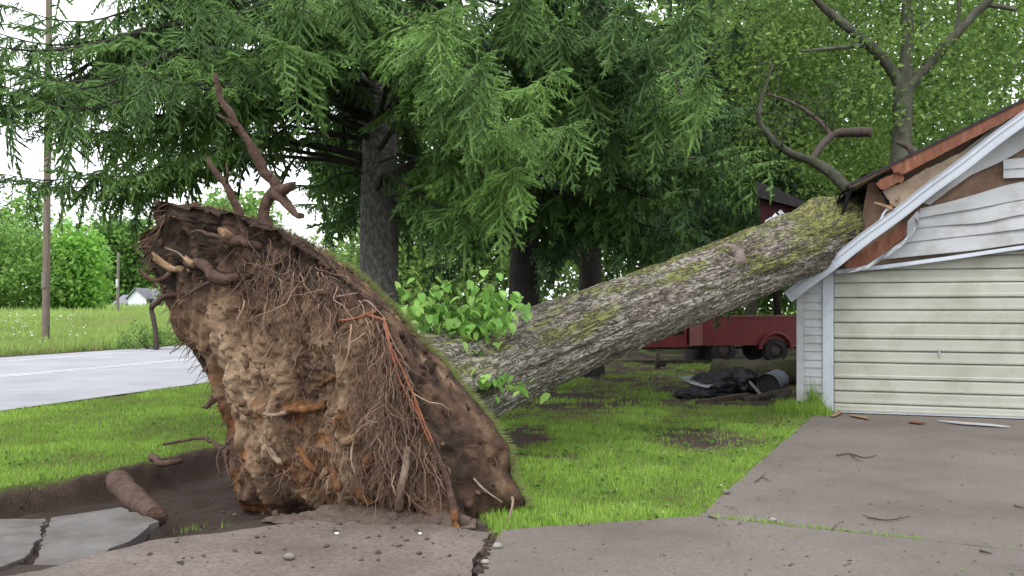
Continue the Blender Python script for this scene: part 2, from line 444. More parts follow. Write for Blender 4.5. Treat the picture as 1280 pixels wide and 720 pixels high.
walk_right = [np.array([1.39, 7.245]), g2(800, 656), g2(720, 661), g2(628, 668), g2(620, 680), g2(608, 697), g2(600, 720), np.array([-0.32, 4.2]), np.array([-0.6, 1.0]), np.array([-0.9, -8.0]),
              np.array([22.0, -8.0]), np.array([22.0, -4.07]), np.array([3.30, 6.185])]
drive = [np.array([4.5, 14.24]), g2(945, 585), np.array([1.41, 7.262]), np.array([3.32, 6.207]), np.array([22.0, -4.04]), np.array([22.0, 8.1]), np.array([10.3, 12.35]), np.array([4.66, 14.39])]
walk_left = [g2(616, 671), g2(606, 684), g2(594, 701), g2(589, 720), np.array([-0.37, 4.2]), np.array([-0.65, 1.0]), np.array([-0.95, -8.0]), np.array([-9.0, -8.0]), np.array([-7.0, 4.6]), g2(0, 727), g2(52, 719),
             g2(111, 701), g2(184, 682), g2(262, 673), g2(330, 663), g2(430, 650), g2(560, 662)]
piece_a = [g2(-150, 660), g2(0, 646), g2(56, 646), g2(50, 668), g2(42, 684), g2(29, 701), g2(0, 713), g2(-150, 722)]
piece_b = [g2(64, 647), g2(151, 637), g2(199, 655), g2(160, 678), g2(110, 699), g2(58, 705), g2(38, 703), g2(52, 682)]
PAVES = [walk_right, drive, walk_left, piece_a, piece_b]
RD = norm(np.array([0.24, 0.971])); RN = np.array([RD[1], -RD[0]])      # road direction and its near side
road_near, road_far = -11.1, -23.0
def road_d(x, y): return x * RN[0] + y * RN[1]
def ground_z(x, y, pave=True):
    z = 0.02 * fbm2(x, y, 0.9, 3, 5)
    z *= smooth(-11.4, -10.2, road_d(x, y))
    d = road_d(x, y)
    z += 0.75 * smooth(road_far - 0.3, road_far - 9, d) + 0.012 * np.clip(road_far - 9 - d, 0, 60)
    near = (y < 18) & (np.abs(x) < 12) & (y > -2)
    if near.any():
        xs, ys = x[near], y[near]
        zz = z[near]
        sd = polydist(xs, ys, crater) + 0.10 * fbm2(xs, ys, 3.0, 4, 9)
        zz -= 0.27 * smooth(-0.02, 0.16, sd) - smooth(0, .3, sd) * 0.11 * fbm2(xs, ys, 2.6, 5, 21)
        z[near] = zz
    if pave:
        for p in PAVES:
            sd = polydist(x, y, p)
            z -= 0.14 * smooth(0.0, 0.06, sd)
    return z
def bare_at(x, y):
    """1 where soil shows, 0 where the turf is whole"""
    n = fbm2(x, y, 0.8, 5, 31) * 0.6 + fbm2(x, y, 3.1, 4, 33) * 0.6 + fbm2(x, y, 9, 3, 35) * 0.3
    b = np.zeros(len(x))
    cx, cy = G(868, 546)[:2]
    e = 1 - np.hypot((x - cx) / 0.95, (y - cy) / 1.5)
    b = np.maximum(b, 0.93 * smooth(-0.25, 0.6, e + n * 0.9))
    cx, cy = G(655, 545)[:2]
    e = 1 - np.hypot((x - cx) / 0.5, (y - cy) / 1.6)
    b = np.maximum(b, smooth(-0.1, 0.4, e + n * 0.9))
    cx, cy = G(705, 572)[:2]
    e = 1 - np.hypot((x - cx) / 0.35, (y - cy) / 0.35)
    b = np.maximum(b, 0.7 * smooth(0.0, 0.5, e + n * 0.9))
    sh = smooth(10.8, 16, y) * smooth(-2.5, 0, x) * smooth(9, 7, np.abs(x - 4))   # worn, needle-strewn ground below the conifers; the soil colour also paints its shade
    b = np.maximum(b, 0.95 * sh * smooth(-0.3, 0.35, n + 0.16))
    b = np.maximum(b, smooth(-0.03, 0.03, polydist(x, y, churned)))
    sd = polydist(x, y, crater)
    b = np.maximum(b, smooth(-0.1, 0.04, sd + 0.08 * n))
    return np.clip(b, 0, 1)
def axis(*segs):
    out = []
    for a, b, s in segs:
        out += list(np.arange(a, b, s))
    return np.array(out)
xs = axis((-700, -100, 60), (-100, -30, 7), (-30, -7, 0.5), (-7, 5.4, 0.1), (5.4, 24, 0.6), (24, 100, 8), (100, 701, 60))
ys = axis((-60, 0, 6), (0, 5, 0.5), (5, 11.5, 0.09), (11.5, 16, .16), (16, 30, 0.35), (30, 70, 1.2), (70, 200, 10), (200, 1001, 80))
gx, gy = np.meshgrid(xs, ys, indexing="ij")
X, Y = gx.ravel(), gy.ravel()
Z = ground_z(X, Y)
gb = bare_at(X, Y)
MAT["ground"] = mat_attr("ground", "bare", [(0.0, (0.095, 0.165, 0.025)), (0.4, (0.085, 0.10, 0.032)), (0.7, (0.065, 0.046, 0.034)), (1.0, (0.038, 0.025, 0.02))], 0.95, 5, 0.22, 1.0, 35, 0.03)
P = np.stack([X, Y, Z], 1).reshape(len(xs), len(ys), 3)
mb = MB(); mb.sheet(P.transpose(1, 0, 2), bare=gb.reshape(len(xs), len(ys)).T.ravel())
ground = mb.build("ground", MAT["ground"], None, True, "structure")

def road_pt(d, s, z): return np.array([RN[0] * d + RD[0] * s, RN[1] * d + RD[1] * s, z])
def strip(d0, d1, s0, s1, z, n=60):
    ss = np.linspace(s0, s1, n)
    return np.array([[road_pt(d0, s, z) for s in ss], [road_pt(d1, s, z) for s in ss]])
mb = MB(); mb.sheet(strip(road_far, road_near, -40, 400, 0.032))
road = mb.build("road", MAT["asphalt"], None, False, "structure")
for d, w in ((-16.4, 0.12), (-16.7, 0.12), (-21.2, 0.14)):
    mb = MB(); mb.sheet(strip(d - w, d, -40, 400, 0.037)); mb.build("road_marking", MAT["paint_white"], road)
mb = MB(); mb.sheet(strip(road_far - 0.9, road_far - 0.02, -40, 400, 0.026))
mb.build("road_shoulder", MAT["soil"], road)

def slab(name, poly, z, th, mat, amp, seed, keep=(), tilt=None, kind=None):
    p = roughen(poly, 0.07, amp, seed, keep)
    c = p.mean(0)
    zz = np.full(len(p), z)
    if tilt is not None: zz = z + (p - c) @ np.array(tilt)
    top = np.column_stack([p, zz]); bot = np.column_stack([c + (p - c) * 0.995, zz - th])
    return poly_obj(name, top, bot, mat, None, kind)
slab("driveway", drive, 0.030, 0.12, MAT["concrete"], 0.012, 3, (3, 4, 5, 6), kind="structure")
slab("pavement", walk_right, 0.034, 0.12, MAT["concrete"], 0.016, 4, (6, 7, 8, 9, 10, 11), kind="structure")
slab("pavement", walk_left, 0.030, 0.12, MAT["concrete_muddy"], 0.03, 5, (5, 6, 7, 8), kind="structure")
o = slab("broken_slab", piece_a, 0.0, 0.10, MAT["concrete_grey"], 0.03, 6, (5, 6, 7), (0.01, -0.02)); tag(o, "grey broken concrete slab cut off by the picture edge beside the crack", "concrete slab", "broken concrete slabs")
o = slab("broken_slab", piece_b, 0.0, 0.10, MAT["concrete_grey"], 0.035, 7, (), (0.03, 0.03)); tag(o, "tilted grey concrete slab at the crater edge under the short log", "concrete slab", "broken concrete slabs")

# ---- grass blades
def blades(mb, p, h, w, tint, lean=0.45, up=None, bend=0.0):
    n = len(p)
    az = RNG.uniform(0, 2 * np.pi, n)
    side = np.stack([np.cos(az), np.sin(az), np.zeros(n)], 1)
    fw = np.stack([-np.sin(az), np.cos(az), np.zeros(n)], 1)
    if up is None:
        u = np.tile([0, 0, 1.0], (n, 1))
    else:
        u = np.broadcast_to(up, (n, 3)); side = norm(np.cross(u, fw)); fw = norm(np.cross(side, u))
    ln = (RNG.normal(0, lean, n) * h)[:, None]
    mid = p + u * (h * 0.55)[:, None] + fw * ln * 0.3
    tip = p + u * h[:, None] * (1 - 0.3 * np.minimum(np.abs(ln) / h[:, None], 1.2)) + fw * ln
    s = side * (w / 2)[:, None]
    v = np.stack([p - s * 1.15, p + s * 1.15, tip], 1)
    k = np.arange(n)[:, None] * 3
    mb.add(v.reshape(-1, 3), None, k + np.array([[0, 1, 2]]), tint=np.repeat(tint, 3))
def in_frame(p, m=60):
    d = p[:, 1]
    px = 640 + FOC * p[:, 0] / d; py = HOR - FOC * (p[:, 2] - CAMH) / d
    return (d > 1) & (px > -m) & (px < 1280 + m) & (py < 720 + m) & (py > -m)
lawn = MB()
def scatter(x0, x1, y0, y1, dens, hh, ww, extra=None, m=60):
    n = int((x1 - x0) * (y1 - y0) * dens)
    x = RNG.uniform(x0, x1, n); y = RNG.uniform(y0, y1, n)
    ok = (np.abs(x) < 0.62 * y + 0.5)
    x, y = x[ok], y[ok]
    ok = road_d(x, y) > road_near + 0.05 + 0.12 * fbm2(x, y, 1.5, 3, 3)
    for p in PAVES:
        ok &= polydist(x, y, p) < 0.012 + 0.03 * RNG.random(len(x)) ** 3
    ok &= polydist(x, y, crater) < 0.0 + 0.05 * RNG.normal(size=len(x))
    lx = (x - 4.35) * 0.94 + (y - 14.56) * -0.342; lo = (x - 4.35) * -0.342 + (y - 14.56) * -0.94
    ok &= ~((lx > 0) & (lo < 0.02))
    x, y = x[ok], y[ok]
    b = bare_at(x, y)
    ok = RNG.random(len(x)) > b * 1.05
    x, y, b = x[ok], y[ok], b[ok]
    n1 = fbm2(x, y, 1.1, 4, 41); n2 = fbm2(x, y, 5.0, 3, 43)
    h = hh * (0.55 + 0.9 * RNG.random(len(x)) ** 1.5) * (1 + 0.55 * n1 + 0.45 * n2) * (1 - 0.5 * b)
    h = np.clip(h, 0.012, 0.3)
    t = np.clip(0.55 + 0.55 * n1 + 0.3 * n2 + RNG.normal(0, 0.16, len(x)) - 0.25 * b - 0.12 * smooth(12, 20, y), 0.0, 1)
    t = np.where(RNG.random(len(x)) < 0.08, 0.03, t)
    p = np.stack([x, y, ground_z(x, y, False)], 1)
    blades(lawn, p, h, ww * (0.7 + 0.6 * RNG.random(len(x))), t)
scatter(-0.6, 5.2, 6.5, 11.0, 5200, 0.052, 0.0075)
scatter(-1.5, 6.0, 11.0, 15.5, 3400, 0.055, 0.010)
scatter(-3.0, 11, 15.5, 28.0, 700, 0.07, 0.02)
scatter(-7, -1.5, 8.0, 12.5, 3200, 0.05, 0.009)
scatter(-10, -2, 12.5, 22.0, 1500, 0.055, 0.013)
# longer tufts along the garage foot, the pavement edge and the joint
def tuft(c, n, spread, hh, ww, t0=0.6):
    c = np.asarray(c, float)
    p = np.stack([c[0] + RNG.normal(0, spread, n), c[1] + RNG.normal(0, spread, n), np.full(n, c[2])], 1)
    h = hh * (0.5 + RNG.random(n)); blades(lawn, p, h, ww * (0.7 + 0.6 * RNG.random(n)), np.clip(RNG.normal(t0, 0.18, n), 0, 1), 0.4)
for i in range(150):                       # grass in the joint between driveway and pavement
    k = RNG.random() ** 0.9
    if 0.1 < k < 0.18 or (0.82 < k < 0.88): continue
    x = 1.45 + k * 1.9; y = 7.235 - k * 1.04
    tuft((x, y, 0.0), int(6 + 22 * (0.5 + 0.5 * math.sin(k * 31)) * (0.3 + k)), 0.02, 0.022 + 0.025 * RNG.random(), 0.005, 0.45)
for i in range(140):                       # rank grass at the foot of the garage corner
    u = RNG.uniform(-0.35, 0.34)
    x, y = 4.35 + 0.94 * u - 0.342 * 0.12, 14.56 - 0.342 * u - 0.94 * RNG.uniform(0.06, 0.5)
    tuft((x, y, 0.0), 26, 0.06, 0.11 + 0.12 * RNG.random(), 0.010, 0.6)
for i in range(26):
    u = RNG.uniform(0.18, 0.3)
    tuft((4.35 + 0.94 * u - 0.342 * .1, 14.56 - 0.342 * u - 0.94 * .1, 0.0), 10, 0.025, 0.3 + 0.2 * RNG.random(), 0.012, 0.6)
for i in range(90):                        # fringe along the pavement front
    k = RNG.random(); x = -0.08 + k * 1.45; y = 6.80 + k * 0.46
    tuft((x, y + 0.05, 0.0), 22, 0.04, 0.045, 0.007, 0.5)
for c in ((-2.55, 7.35), (-2.45, 7.45), (-2.2, 7.5), (-2.95, 7.7)):
    tuft((c[0], c[1], -0.12), 14, 0.04, 0.05, 0.006, 0.45)
lw = lawn.build("grass", MAT["grass"], None, False, "stuff")
lw["label"] = "short bright green lawn grass"; lw["category"] = "grass"

# meadow beyond the road
mead = MB()
def meadow(n, s0, s1, d0, d1, hh, ww):
    s = RNG.uniform(s0, s1, n); d = RNG.uniform(d0, d1, n)
    x = RN[0] * d + RD[0] * s; y = RN[1] * d + RD[1] * s
    p = np.stack([x, y, ground_z(x, y, False)], 1)
    ok = in_frame(p, 80) & (p[:, 1] > 5)
    p = p[ok]
    n1 = fbm2(p[:, 0], p[:, 1], 0.35, 4, 51)
    h = hh * (0.5 + RNG.random(len(p))) * (1 + 0.6 * n1)
    t = np.clip(0.55 + 0.4 * n1 + RNG.normal(0, 0.2, len(p)), 0, 1)
    blades(mead, p, np.clip(h, 0.05, 2), ww * (0.6 + 0.8 * RNG.random(len(p))), t, 0.35)
meadow(100000, 20, 60, -34, road_far - 0.7, 0.36, 0.055)
meadow(60000, 25, 110, -60, -32, 0.5, 0.11)
meadow(26000, 40, 220, -130, -58, 0.7, 0.22)
md = mead.build("meadow_grass", MAT["meadow"], None, False, "stuff"); md["label"] = "tall pale meadow grass across the road"; md["category"] = "meadow"
fl = MB()
_g = (1 + 5 ** 0.5) / 2
ICO_V = norm(np.array([(-1,_g,0),(1,_g,0),(-1,-_g,0),(1,-_g,0),(0,-1,_g),(0,1,_g),(0,-1,-_g),(0,1,-_g),(_g,0,-1),(_g,0,1),(-_g,0,-1),(-_g,0,1)]))
ICO_T = [(0,11,5),(0,5,1),(0,1,7),(0,7,10),(0,10,11),(1,5,9),(5,11,4),(11,10,2),(10,7,6),(7,1,8),(3,9,4),(3,4,2),(3,2,6),(3,6,8),(3,8,9),(4,9,5),(2,4,11),(6,2,10),(8,6,7),(9,8,1)]
def octa(mb, c, r, jit=0.3, **at):
    """an irregular lump"""
    v = ICO_V * r * (1 + jit * RNG.uniform(-1, 1, (12, 1))) * RNG.uniform(0.75, 1.25, 3) + c
    mb.add(v, None, ICO_T, **at)
for i in range(110):
    c = U(RNG.normal(45, 38), 0, 1); d = RNG.uniform(34, 48)
    x = c[0] * d; z = ground_z(np.array([x]), np.array([d]), False)[0]
    if road_d(x, d) > road_far - 1: continue
    octa(fl, np.array([x, d, z + RNG.uniform(0.3, 0.6)]), RNG.uniform(0.012, 0.03))
f_ = fl.build("meadow_flowers", MAT["clover_white"], None, False, "stuff"); f_["label"] = "white flowers dotted through the tall meadow grass"; f_["category"] = "flowers"
fl = MB()
for i in range(70):
    x, y = RNG.uniform(-0.3, 4.0), RNG.uniform(6.9, 12.5)
    a = np.array([x]); b = np.array([y])
    if max(polydist(a, b, p)[0] for p in PAVES) > -0.05 or polydist(a, b, crater)[0] > -0.1 or bare_at(a, b)[0] > 0.3: continue
    octa(fl, np.array([x, y, RNG.uniform(0.03, 0.06)]), RNG.uniform(0.003, 0.0065))
f_ = fl.build("clover_flowers", MAT["clover_white"], None, False, "stuff"); f_["label"] = "tiny white clover heads in the lawn"; f_["category"] = "flowers"

# loose soil thrown on the pavement and in the crater
cl = MB()
for i in range(500):
    if i < 130:
        k = RNG.random() ** 1.7
        c = G(RNG.uniform(150, 620), 652 + 66 * k + RNG.normal(0, 3))
        if polydist(np.array([c[0]]), np.array([c[1]]), walk_left)[0] < 0: continue
        z = 0.03
    else:
        c = G(RNG.uniform(-20, 420), RNG.uniform(585, 660)); a = np.array([c[0]]); b = np.array([c[1]])
        z = ground_z(a, b)[0]
        if polydist(a, b, crater)[0] < 0.05: continue
    r = min(0.018, 0.003 + RNG.exponential(0.004))
    octa(cl, np.array([c[0], c[1], z + r * 0.4]), r * np.array([1.2, 1.2, 0.8]), 0.4)
P = []
for a_ in np.linspace(0, 1, 90):           # soil slumped from the root plate over the pavement
    A_ = G(330 + 265 * a_, 652 + 10 * a_ - 5 * math.sin(a_ * 3)); row = []
    wd = (0.30 + 0.22 * fbm(np.array([[a_ * 9, .3, .7]]), 3, 8)[0]) * (0.4 + 0.6 * math.sin(math.pi * min(1, a_ * 1.15)))
    for b_ in np.linspace(-0.4, 1, 16):
        q_ = A_ + np.array([0.0, -wd * b_, 0]); nn = fbm(np.array([[q_[0] * 6, q_[1] * 6, .2]]), 4, 12)[0]
        row.append(q_ + np.array([0, 0, 0.024 + 0.075 * min(1, a_ * 6) * max(0, 1 - max(b_, 0)) ** 1.4 * (0.65 + 0.9 * nn) + 0.012 * nn * (b_ < .9)]))
    P.append(row)
mb = MB(); mb.sheet(np.array(P)); o = mb.build("spilled_soil", MAT["soil_dry"], None, True, "stuff"); o["label"] = "brown soil slumped from the root plate onto the pavement"; o["category"] = "soil"
for i in range(40):                       # heap of crumbled earth against the foot of the root plate
    k = RNG.random()
    c = G(300 + 300 * k + RNG.normal(0, 10), 648 + 14 * k + RNG.normal(0, 4))
    r = min(0.06, 0.008 + RNG.exponential(0.014))
    octa(cl, np.array([c[0], c[1], 0.03 + r * 0.3]), r * 0.8, 0.5)
c_ = cl.build("soil_crumbs", MAT["soil_dry"], None, True, "stuff"); c_["label"] = "dark soil crumbs spilled over the pavement and crater"; c_["category"] = "soil"

# small litter blown down by the storm
lt = MB()
for i in range(640):
    if i < 330: c = G(RNG.uniform(560, 1300), RNG.uniform(528, 722), 0.036); tn = RNG.choice([0.1, 0.2, 0.3, 0.75])
    else:
        c = G(RNG.uniform(640, 1000), RNG.uniform(470, 655), 0.045); tn = RNG.choice([0.1, 0.15, 0.5, 0.9])
    a = RNG.uniform(0, 6.28); L = RNG.uniform(0.006, 0.022) * (1.6 if i >= 330 else 1); d = np.array([math.cos(a), math.sin(a), 0]); s = np.array([-d[1], d[0], 0]) * L * RNG.uniform(.15, .6)
    u = np.array([0, 0, RNG.uniform(0.002, 0.012)])
    lt.add([c - d * L, c + s + u, c + d * L, c - s + u * .3], [(0, 1, 2, 3)], None, tint=tn)
MAT["litter"] = mat_leaf("litter", [(0.0, (0.03, 0.022, 0.016)), (0.3, (0.10, 0.07, 0.045)), (0.6, (0.2, 0.16, 0.09)), (0.8, (0.08, 0.14, 0.03)), (1.0, (0.22, 0.19, 0.13))], 0.1)
l_ = lt.build("leaf_litter", MAT["litter"], None, False, "stuff"); l_["label"] = "scraps of leaf and bark scattered over lawn and driveway"; l_["category"] = "litter"

# broad-leaved weeds through the lawn
wd = MB()
for i in range(520):
    x, y = (RNG.uniform(-0.1, 4.2), RNG.uniform(6.9, 13.5)) if i < 360 else (RNG.uniform(-7, -3), RNG.uniform(9, 15))
    a = np.array([x]); b = np.array([y])
    if max(polydist(a, b, p)[0] for p in PAVES) > -0.03 or polydist(a, b, crater)[0] > -0.05 or fbm2(a, b, 1.3, 3, 91)[0] < -0.05: continue
    n = RNG.integers(4, 9); az = RNG.uniform(0, 6.28, n); L = RNG.uniform(0.018, 0.045, n); tt = RNG.uniform(0.1, 0.55)
    for k in range(n):
        d = np.array([math.cos(az[k]), math.sin(az[k]), 0]); s = np.array([-d[1], d[0], 0]) * L[k] * .38; c = np.array([x, y, 0.02]); h = np.array([0, 0, RNG.uniform(.015, .04)])
        wd.add([c, c + d * L[k] * .55 + s + h, c + d * L[k] * 1.1 + h * .8, c + d * L[k] * .55 - s + h], [(0, 1, 2, 3)], None, tint=tt + RNG.normal(0, .08))
w_ = wd.build("lawn_weeds", MAT["leaf_shoot_dull"], None, False, "stuff"); w_["label"] = "low broad-leaved weeds scattered through the lawn"; w_["category"] = "weeds"

# ------------------------------------------------------------------ garage
GC = np.array([4.35, 14.56, 0.0]); GD = np.array([0.94, -0.342, 0.0]); GD /= np.linalg.norm(GD); GN = np.array([GD[1], -GD[0], 0.0])
def W(u, off, z): return GC + GD * u + GN * off + np.array([0, 0, z])
def WP(px, py, off=0.0):
    D = np.array([(px - 640) / FOC, 1.0, -(py - HOR) / FOC]); C = np.array([0, 0, CAMH])
    k = (GN @ (GC + GN * off - C)) / (GN @ D)
    p = C + k * D
    return (p - GC) @ GD, p[2]
def wfr(v): return GC + v[:, :1] * GD + v[:, 1:2] * GN + v[:, 2:3] * np.array([0, 0, 1.0])
gar = thing("garage", W(3.1, -3.5, 0), "white sided garage with its roof corner crushed under the fallen trunk", "garage")
def gbox(name, u0, u1, o0, o1, z0, z1, mat, parent=gar):
    mb = MB(); mb.box((u0, o0, z0), (u1, o1, z1), wfr); return mb.build(name, mat, parent)
def gplate(name, pts, off, th, mat, parent=gar, px=True, jag=0.0):
    q = [WP(x, y, off) for x, y in pts] if px else pts
    if jag:                                  # splintered outline
        qq = []
        for i in range(len(q)):
            a, b = np.array(q[i]), np.array(q[(i + 1) % len(q)]); k = max(1, int(np.linalg.norm(b - a) / 0.03)); k = min(k, 60)
            nr = np.array([-(b - a)[1], (b - a)[0]]) / (np.linalg.norm(b - a) + 1e-9)
            qq += [tuple(a + (b - a) * j / k + nr * (RNG.normal(0, jag) if j else 0)) for j in range(k)]
        q = qq
    return poly_obj(name, [W(u, off, z) for u, z in q], [W(u, off - th, z) for u, z in q], mat, parent)
ur0, zr0 = WP(1110, 207, 0.36); ur1, zr1 = WP(1280, 124, 0.36)
RS = (zr1 - zr0) / (ur1 - ur0)
def zroof(u): return zr0 + (u - ur0) * RS if u <= 3.12 else zroof(3.12) - (u - 3.12) * RS
WID, DEP, RIDGE = 6.24, 6.5, 3.12
zeave = zroof(0.0) - 0.12
# walls behind the siding
gplate("front_sheathing", [(0.0, 0.05), (0.45, 0.05), (0.45, 2.15), (2.55, 2.44), (5.45, 2.56), (5.45, 0.05), (WID, 0.05), (WID, zroof(WID) - .1), (RIDGE, zroof(RIDGE) - .08), (0.98, zroof(0.98) - .08), (0.86, 2.72), (0.55, 2.4), (0.2, 2.2), (0.0, 2.05)], 0.0, 0.10, MAT["sheathing"], px=False)
sw = [(0.1, 0.05), (DEP, 0.05), (DEP, zeave), (2.6, zeave), (2.3, 2.6), (1.5, 2.0), (0.7, 1.9), (0.1, 1.95)]
poly_obj("side_wall", [W(0.0, -a, z) for a, z in sw], [W(0.1, -a, z) for a, z in sw], MAT["vinyl"], gar)
gbox("side_wall", WID - .1, WID, -DEP, -0.1, 0.05, zeave, MAT["vinyl"])
gbox("rear_wall", 0.1, WID - .1, -DEP, -DEP + .1, 0.05, zeave, MAT["sheathing"])
gbox("foundation", -0.01, 0.44, -0.2, 0.008, -0.1, 0.2, MAT["concrete_grey"])
gbox("floor_slab", 0.1, WID - .1, -DEP + .1, -0.11, -0.08, 0.045, MAT["concrete"])
# siding left of the door
gbox("corner_trim", -0.03, 0.075, 0.003, 0.05, 0.19, WP(992, 347)[1], MAT["vinyl"])
NB = 15
zt = np.linspace(0.2, 2.06, NB + 1)
def lap(name, pts0, pts1, off0, off1, mat, parent=gar, th=0.012):
    """one lap-siding board: lower edge pts0 at off0, upper edge pts1 at off1 (u, z lists)"""
    n = len(pts0)
    P = np.array([[W(u, off0 - th, z) for u, z in pts0], [W(u, off0, z) for u, z in pts0], [W(u, off0 + 0.001, z + 0.012) for u, z in pts0],
                  [W(u, off1, z) for u, z in pts1], [W(u, off1 - th, z) for u, z in pts1], [W(u, off0 - th, z) for u, z in pts0]])
    mb = MB(); mb.sheet(P)
    for e in (0, n - 1):
        mb.add(P[:5, e], None, [(0, 1, 2), (0, 2, 3), (0, 3, 4)])
    return mb.build(name, mat, parent)
for i in range(NB):
    dz = RNG.normal(0, 0.003)
    lap("siding_board", [(0.078, zt[i] + dz), (0.345, zt[i] + dz)], [(0.078, zt[i + 1] + .004), (0.345, zt[i + 1] + .004)], 0.032, 0.016, MAT["vinyl"])
gbox("door_jamb", 0.348, 0.462, -0.11, 0.062, 0.032, WP(1030, 342)[1], MAT["trim_white"])
gbox("door_stop", 0.463, 0.50, -0.12, 0.03, 0.04, 2.16, MAT["trim_white"])
gbox("door_jamb", 5.43, 5.54, -0.11, 0.062, 0.032, 2.2, MAT["trim_white"])
for i in range(NB):
    lap("siding_board", [(5.545, zt[i]), (WID, zt[i])], [(5.545, zt[i + 1] + .004), (WID, zt[i + 1] + .004)], 0.032, 0.016, MAT["vinyl"])
# sectional door: one slat per visible line
door = gbox("garage_door", 0.505, 5.42, -0.16, -0.115, 0.05, 2.6, MAT["door_cream"])
zl = [0.05] + [WP(1042, y, -0.09)[1] for y in (503, 487.5, 472, 452, 437.5, 422, 402.5, 387, 371.5, 353.5)] + [2.17]
zl[-1] = max(zl[-1], zl[-2] + 0.17); zl += [zl[-1] + .19, zl[-1] + .40]
for i in range(len(zl) - 1):
    z0, z1 = zl[i] + 0.004, zl[i + 1] - 0.003
    j = RNG.normal(0, 0.002)
    prof = [(-0.112, z0), (-0.070 + j, z0), (-0.068 + j, z0 + 0.02), (-0.074 + j, z0 + (z1 - z0) * .35), (-0.078, z1 - 0.035), (-0.092, z1 - 0.012), (-0.112, z1)]
    if (i % 3) == 0 and i > 0:
        prof = [(-0.112, z0), (-0.066 + j, z0), (-0.064 + j, z0 + 0.035), (-0.074 + j, z0 + .05), (-0.078, z1 - 0.035), (-0.092, z1 - 0.012), (-0.112, z1)]
    uu = np.linspace(0.507, 5.418, 26)
    wob = fbm(np.stack([uu * 1.1, np.full(26, i * 3.3), np.full(26, .5)], 1), 2, 77) * 0.006
    mb = MB(); mb.sheet(np.array([[W(u, o_ + w_ * (o_ > -.1), z) for u, w_ in zip(uu, wob)] for o_, z in prof]))
    mb.build("door_panel", MAT["door_cream"], door)
gbox("bottom_seal", 0.51, 5.415, -0.115, -0.062, 0.033, 0.05, MAT["trim_white"], door)
uh, zh = WP(1174, 441, -0.06)
mb = MB()
for dz, r in ((0, 0.018), (0.045, .011), (-0.045, .011)):
    mb.tube([W(uh, -0.075, zh + dz), W(uh, -0.045, zh + dz)], r, 8)
mb.beam(W(uh, -0.05, zh - .06), W(uh, -0.05, zh + .06), 0.014, 0.012, GN)
mb.build("handle", MAT["steel"], door)
# header line lifted off the door, gable boards buckled over the bare sheathing
def zp(x, y): return (940 + x / 2.88, 110 + y / 2.88)
def edge(pts, off, n=28):
    q = np.array([WP(*zp(*p), off) for p in pts])
    return [tuple(p) for p in curve(q, n)]
EXT = 1330
hd0 = edge([(285, 668), (480, 650), (720, 618), (979, 580), (EXT, 535)], 0.06); hd1 = edge([(285, 655), (480, 636), (720, 604), (979, 566), (EXT, 520)], 0.06)
lap("header_trim", hd0, hd1, 0.075, 0.065, MAT["trim_white"], th=0.03)
edges = [[(470, 618), (590, 606), (800, 585), (979, 560), (EXT, 520)],
         [(540, 562), (590, 553), (800, 530), (979, 508), (EXT, 468)],
         [(578, 508), (700, 495), (830, 486), (979, 456), (EXT, 410)],
         [(596, 470), (700, 452), (800, 436), (979, 402), (EXT, 350)],
         [(604, 436), (700, 414), (800, 386), (979, 337), (EXT, 285)]]
for i in range(len(edges) - 1):
    e0, e1 = edge(edges[i], 0.04), edge(edges[i + 1], 0.03)
    w = [0.010 * math.sin(k * 0.33 + i * 2) + 0.003 * math.sin(k * 1.1 + i) for k in range(28)]
    n = 28
    P = np.array([[W(e0[k][0], 0.030 + w[k], e0[k][1]) for k in range(n)], [W(e0[k][0], 0.062 + w[k], e0[k][1]) for k in range(n)],
                  [W(e0[k][0], 0.062 + w[k], e0[k][1] + .012) for k in range(n)], [W(e1[k][0], 0.036 + w[k] * .6, e1[k][1] + .006) for k in range(n)]])
    mb = MB(); mb.sheet(P); o = mb.build("siding_board", MAT["vinyl"], gar, True); o["label"] = "white siding board buckled by the impact"
gplate("siding_board", [zp(905, 258), zp(980, 251), zp(EXT, 215), zp(EXT, 290), zp(980, 322), zp(905, 325)], 0.085, 0.012, MAT["vinyl"])
lap("siding_board", edge([(905, 293), (980, 288), (EXT, 252)], 0.09, 6), edge([(905, 258), (980, 251), (EXT, 215)], 0.09, 6), 0.104, 0.09, MAT["vinyl"])
gplate("gable_panel", [zp(640, 420), zp(700, 375), zp(790, 312), zp(905, 262), zp(979, 218), zp(EXT, 20), zp(EXT, -160), zp(979, 60), zp(840, 165), zp(620, 335), zp(560, 400)], 0.05, 0.02, MAT["vinyl"])
# white rake board torn off the roof edge, hanging down across the corner
ra = np.array(W(*[WP(985, 372, 0.40)[0], 0.40, WP(985, 372, 0.40)[1]])); b0 = WP(1280, 148, 0.40); rb0 = np.array(W(b0[0], 0.40, b0[1])); rb = ra + (rb0 - ra) * 1.14
rake = MB()
dr = norm(rb - ra); sd = np.cross(dr, GN); sd = sd if sd[2] > 0 else -sd
prof = [(-0.085, -0.03), (-0.085, 0.02), (-0.055, 0.024), (0.022, 0.024), (0.024, 0.038), (0.040, 0.040), (0.042, 0.028), (0.072, 0.030), (0.088, 0.045), (0.096, 0.02), (0.094, -0.03)]
n = 30
P = []
for a, b in prof + prof[:1]:
    P.append([ra + (rb - ra) * k / (n - 1) + sd * (a + 0.006 * math.sin(k * .9)) + GN * (b + 0.01 * math.sin(k * 0.4)) for k in range(n)])
rake.sheet(np.array(P))
rake.add([p[0] for p in P[:-1]], None, [(0, i, i + 1) for i in range(1, len(prof) - 1)])
rk = rake.build("rake_board", MAT["trim_white"], gar); rk["label"] = "white rake board torn loose and hanging across the corner"
